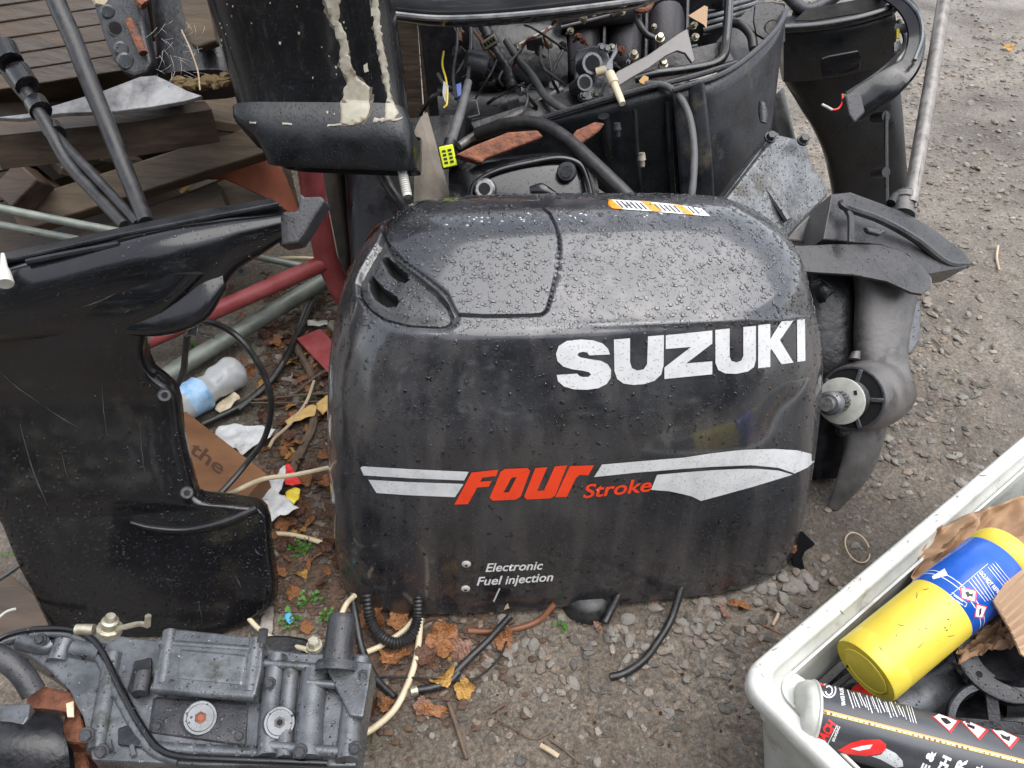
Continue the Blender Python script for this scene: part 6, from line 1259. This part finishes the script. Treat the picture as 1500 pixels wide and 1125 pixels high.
for x, y, s_, mi, lab in ((652, 938, 30, 0, 'large orange leaf left of the straight black tube'), (673, 955, 22, 6, 'pinkish leaf overlapping the large orange leaf'), (736, 937, 20, 0, 'round orange leaf below the brown cable'), (650, 992, 24, 4, 'yellow orange leaf on top of the thin zip tie'),
        (578, 965, 28, 3, 'broad orange leaf below the corrugated hose'), (636, 1042, 28, 5, 'big orange leaf below the short black tube end'), (618, 1036, 16, 6, 'pale leaf left of the big orange leaf'), (680, 1012, 18, 9, 'yellow leaf at the right of the leaf cluster'),
        (545, 1040, 20, 1, 'dark red leaf beside the cast bracket'), (567, 1034, 14, 3, 'small orange leaf beside the black tube end'), (548, 908, 26, 0, 'orange leaf under the corrugated hose at the cowl corner'), (585, 912, 20, 3, 'orange leaf inside the corrugated hose loop'), (624, 962, 20, 1, 'dark wet leaf right of the cream cable'),
        (964, 878, 17, 5, 'orange leaf under the right side of the cowl'), (876, 922, 14, 2, 'brown leaf in front of the black dome'), (1082, 888, 20, 8, 'tan lobed leaf on the gravel right of the cowl'), (1060, 898, 16, 2, 'flat brown leaf beside the tan lobed leaf'),
        (1476, 71, 10, 4, 'small orange leaf at the top right on the drive'), (1440, 80, 6, 2, 'tiny faded leaf at the top right on the drive'), (408, 838, 16, 3, 'orange leaf between the leg foot and weeds'), (430, 868, 14, 0, 'upright orange leaf left of the cowl foot'), (400, 884, 13, 5, 'curled orange leaf beside the leg foot'), (418, 770, 18, 0, 'round orange leaf above the cream cable'), (450, 920, 12, 3, 'narrow orange leaf above the cast bracket')):
    put_leaf(x, y, s_, mi, .006, lab)
for k in range(190):
    if k < 130: x, y = R.uniform(384, 496), R.uniform(470, 860)
    elif k < 160: x, y = R.uniform(330, 470), R.uniform(420, 560)
    else: x, y = R.uniform(500, 700), R.uniform(890, 1040)
    if k >= 160 and R.random() < .3: continue
    put_leaf(x, y, R.uniform(5, 14) if k < 130 else R.uniform(4, 9), R.choice([0, 1, 2, 3, 5, 6, 7, 7, 1, 8] if R.random() < .93 else [4, 9]), R.uniform(.001, .012))
for k in range(70):
    x, y = R.uniform(700, 1180), R.uniform(860, 1120); put_leaf(x, y, R.uniform(1.5, 4), R.choice([1, 2, 7, 6]), .001)

# loose stones big enough to pick up
SM = []
for s_ in range(9):
    v, f = rock(1, 2, 40+s_, .62); mb = MB(); mb.add(v, f); m_ = mb.mesh('stone', True, 22)
    m_.materials.append(M_stone if s_ % 3 else mat('brown_grey_stone_%d' % s_, (.12, .1, .085), (.24, .2, .165), rough=.6, scale=3, bump=.4, bscale=8)); SM.append(m_)
def put_stone(px, py, size, where):
    p = PZ(px, py, 0); s_ = size/FPX*(p-CAM).dot(FW); o = bpy.data.objects.new('stone', R.choice(SM)); COL.objects.link(o); o.scale = (s_*R.uniform(.8, 1.2), s_*R.uniform(.7, 1), s_*R.uniform(.7, 1)); o.location = (p.x, p.y, gh(p.x, p.y)+s_*.22); o.rotation_euler = (R.gauss(0, .3), R.gauss(0, .3), R.random()*6.28)
    l_ = '%s loose grey stone lying %s' % ('small' if size < 7 else 'larger', where); tag(o, l_, 'stone', l_.replace('stone', 'stones'))
for cx, cy, n, sx, sy, a_, b_, wh in ((1145, 855, 26, 34, 16, 6, 12, 'under the forked black bracket'), (1030, 930, 24, 22, 36, 5, 10, 'left of the white crate corner'), (940, 930, 18, 50, 30, 5, 10, 'beside the long black drain hose'), (720, 945, 14, 40, 20, 5, 9, 'by the straight black tube'),
        (1420, 470, 26, 45, 60, 4, 8, 'on the drive right of the gearcase'), (850, 1010, 30, 130, 60, 4, 9, 'on the mossy soil in front of the cowl'), (1300, 680, 18, 50, 30, 4, 8, 'between the gearcase skeg and the crate'), (430, 620, 16, 40, 60, 4, 8, 'among the leaves left of the cowl'), (1450, 200, 20, 40, 90, 3, 6, 'on the drive right of the drive shaft'), (600, 900, 10, 40, 14, 5, 8, 'beside the corrugated hose')):
    for k in range(n): put_stone(cx+R.gauss(0, sx), cy+R.gauss(0, sy), R.uniform(a_, b_), wh)
# weeds
def weed(px, py, n, s_, label):
    p = PZ(px, py, 0); mb = MB()
    for k in range(n):
        a = R.random()*6.28; r = R.uniform(.1, 1)*s_; q = p+V((math.cos(a)*r, math.sin(a)*r, R.uniform(.003, .014))); u = V((math.cos(a+R.gauss(0, .6)), math.sin(a+R.gauss(0, .6)), R.uniform(.1, .7))).normalized()*R.uniform(.0035, .007); w = u.cross(V((0, 0, 1))).normalized()*u.length*.55
        mb.add([q, q+u*.5+w, q+u*1.1, q+u*.5-w], [(0, 1, 2, 3)])
        if k % 3 == 0: mb.tube([p, (p+q)/2+V((0, 0, .003)), q], .0006, 4, 2)
    return solo('weed', mb, M_green, label, 'weed')
for x, y, n, s_, lab in ((440, 808, 34, .016, 'bright green weed between the leg foot and the cowl'), (424, 912, 26, .014, 'small green weed beside the blue chip'), (455, 882, 26, .014, 'tiny green seedlings above the cast bracket'), (478, 906, 14, .010, 'tiny green seedlings nearest the cowl foot'), (283, 510, 20, .012, 'green weed beside the plug lead'), (822, 920, 12, .008, 'tiny green shoot in front of the cowl'), (452, 590, 12, .01, 'small green shoot by the tan foam')): weed(x, y, n, s_, lab)
# needles, grit and crumbs of bark
mb = MB()
for k in range(900):
    r_ = R.random()
    if r_ < .4: x, y = R.uniform(380, 500), R.uniform(480, 900)
    elif r_ < .7: x, y = R.uniform(540, 1200), R.uniform(880, 1125)
    else: x, y = R.uniform(1220, 1500), R.uniform(20, 700)
    p = PZ(x, y, .004); p.z = gh(p.x, p.y)+.003; a = R.random()*6.28; L = R.uniform(.004, .02); mb.tube([p, p+V((math.cos(a)*L, math.sin(a)*L, R.uniform(-.001, .004)))], R.uniform(.0003, .0008), 4, 1)
nd = link('needle_litter', mb.mesh('needle_litter', True), M_twig); nd['kind'] = 'stuff'
sh_ = MB()
for k in range(3400):
    x, y = (R.uniform(380, 500), R.uniform(400, 900)) if k < 1900 else (R.gauss(590, 75), R.gauss(930, 55)); p = PZ(x, y, 0); r = R.uniform(.0015, .006); v, f = rock(r, 1, k % 17, .5); p.z = gh(p.x, p.y)+r*.3; sh_.add([p+q for q in v], f)
sl = link('bark_crumbs', sh_.mesh('bark_crumbs', False), mat('dark_leaf_mould', (.03, .018, .012), (.11, .065, .04), rough=.8, scale=70, bump=.4)); sl['kind'] = 'stuff'
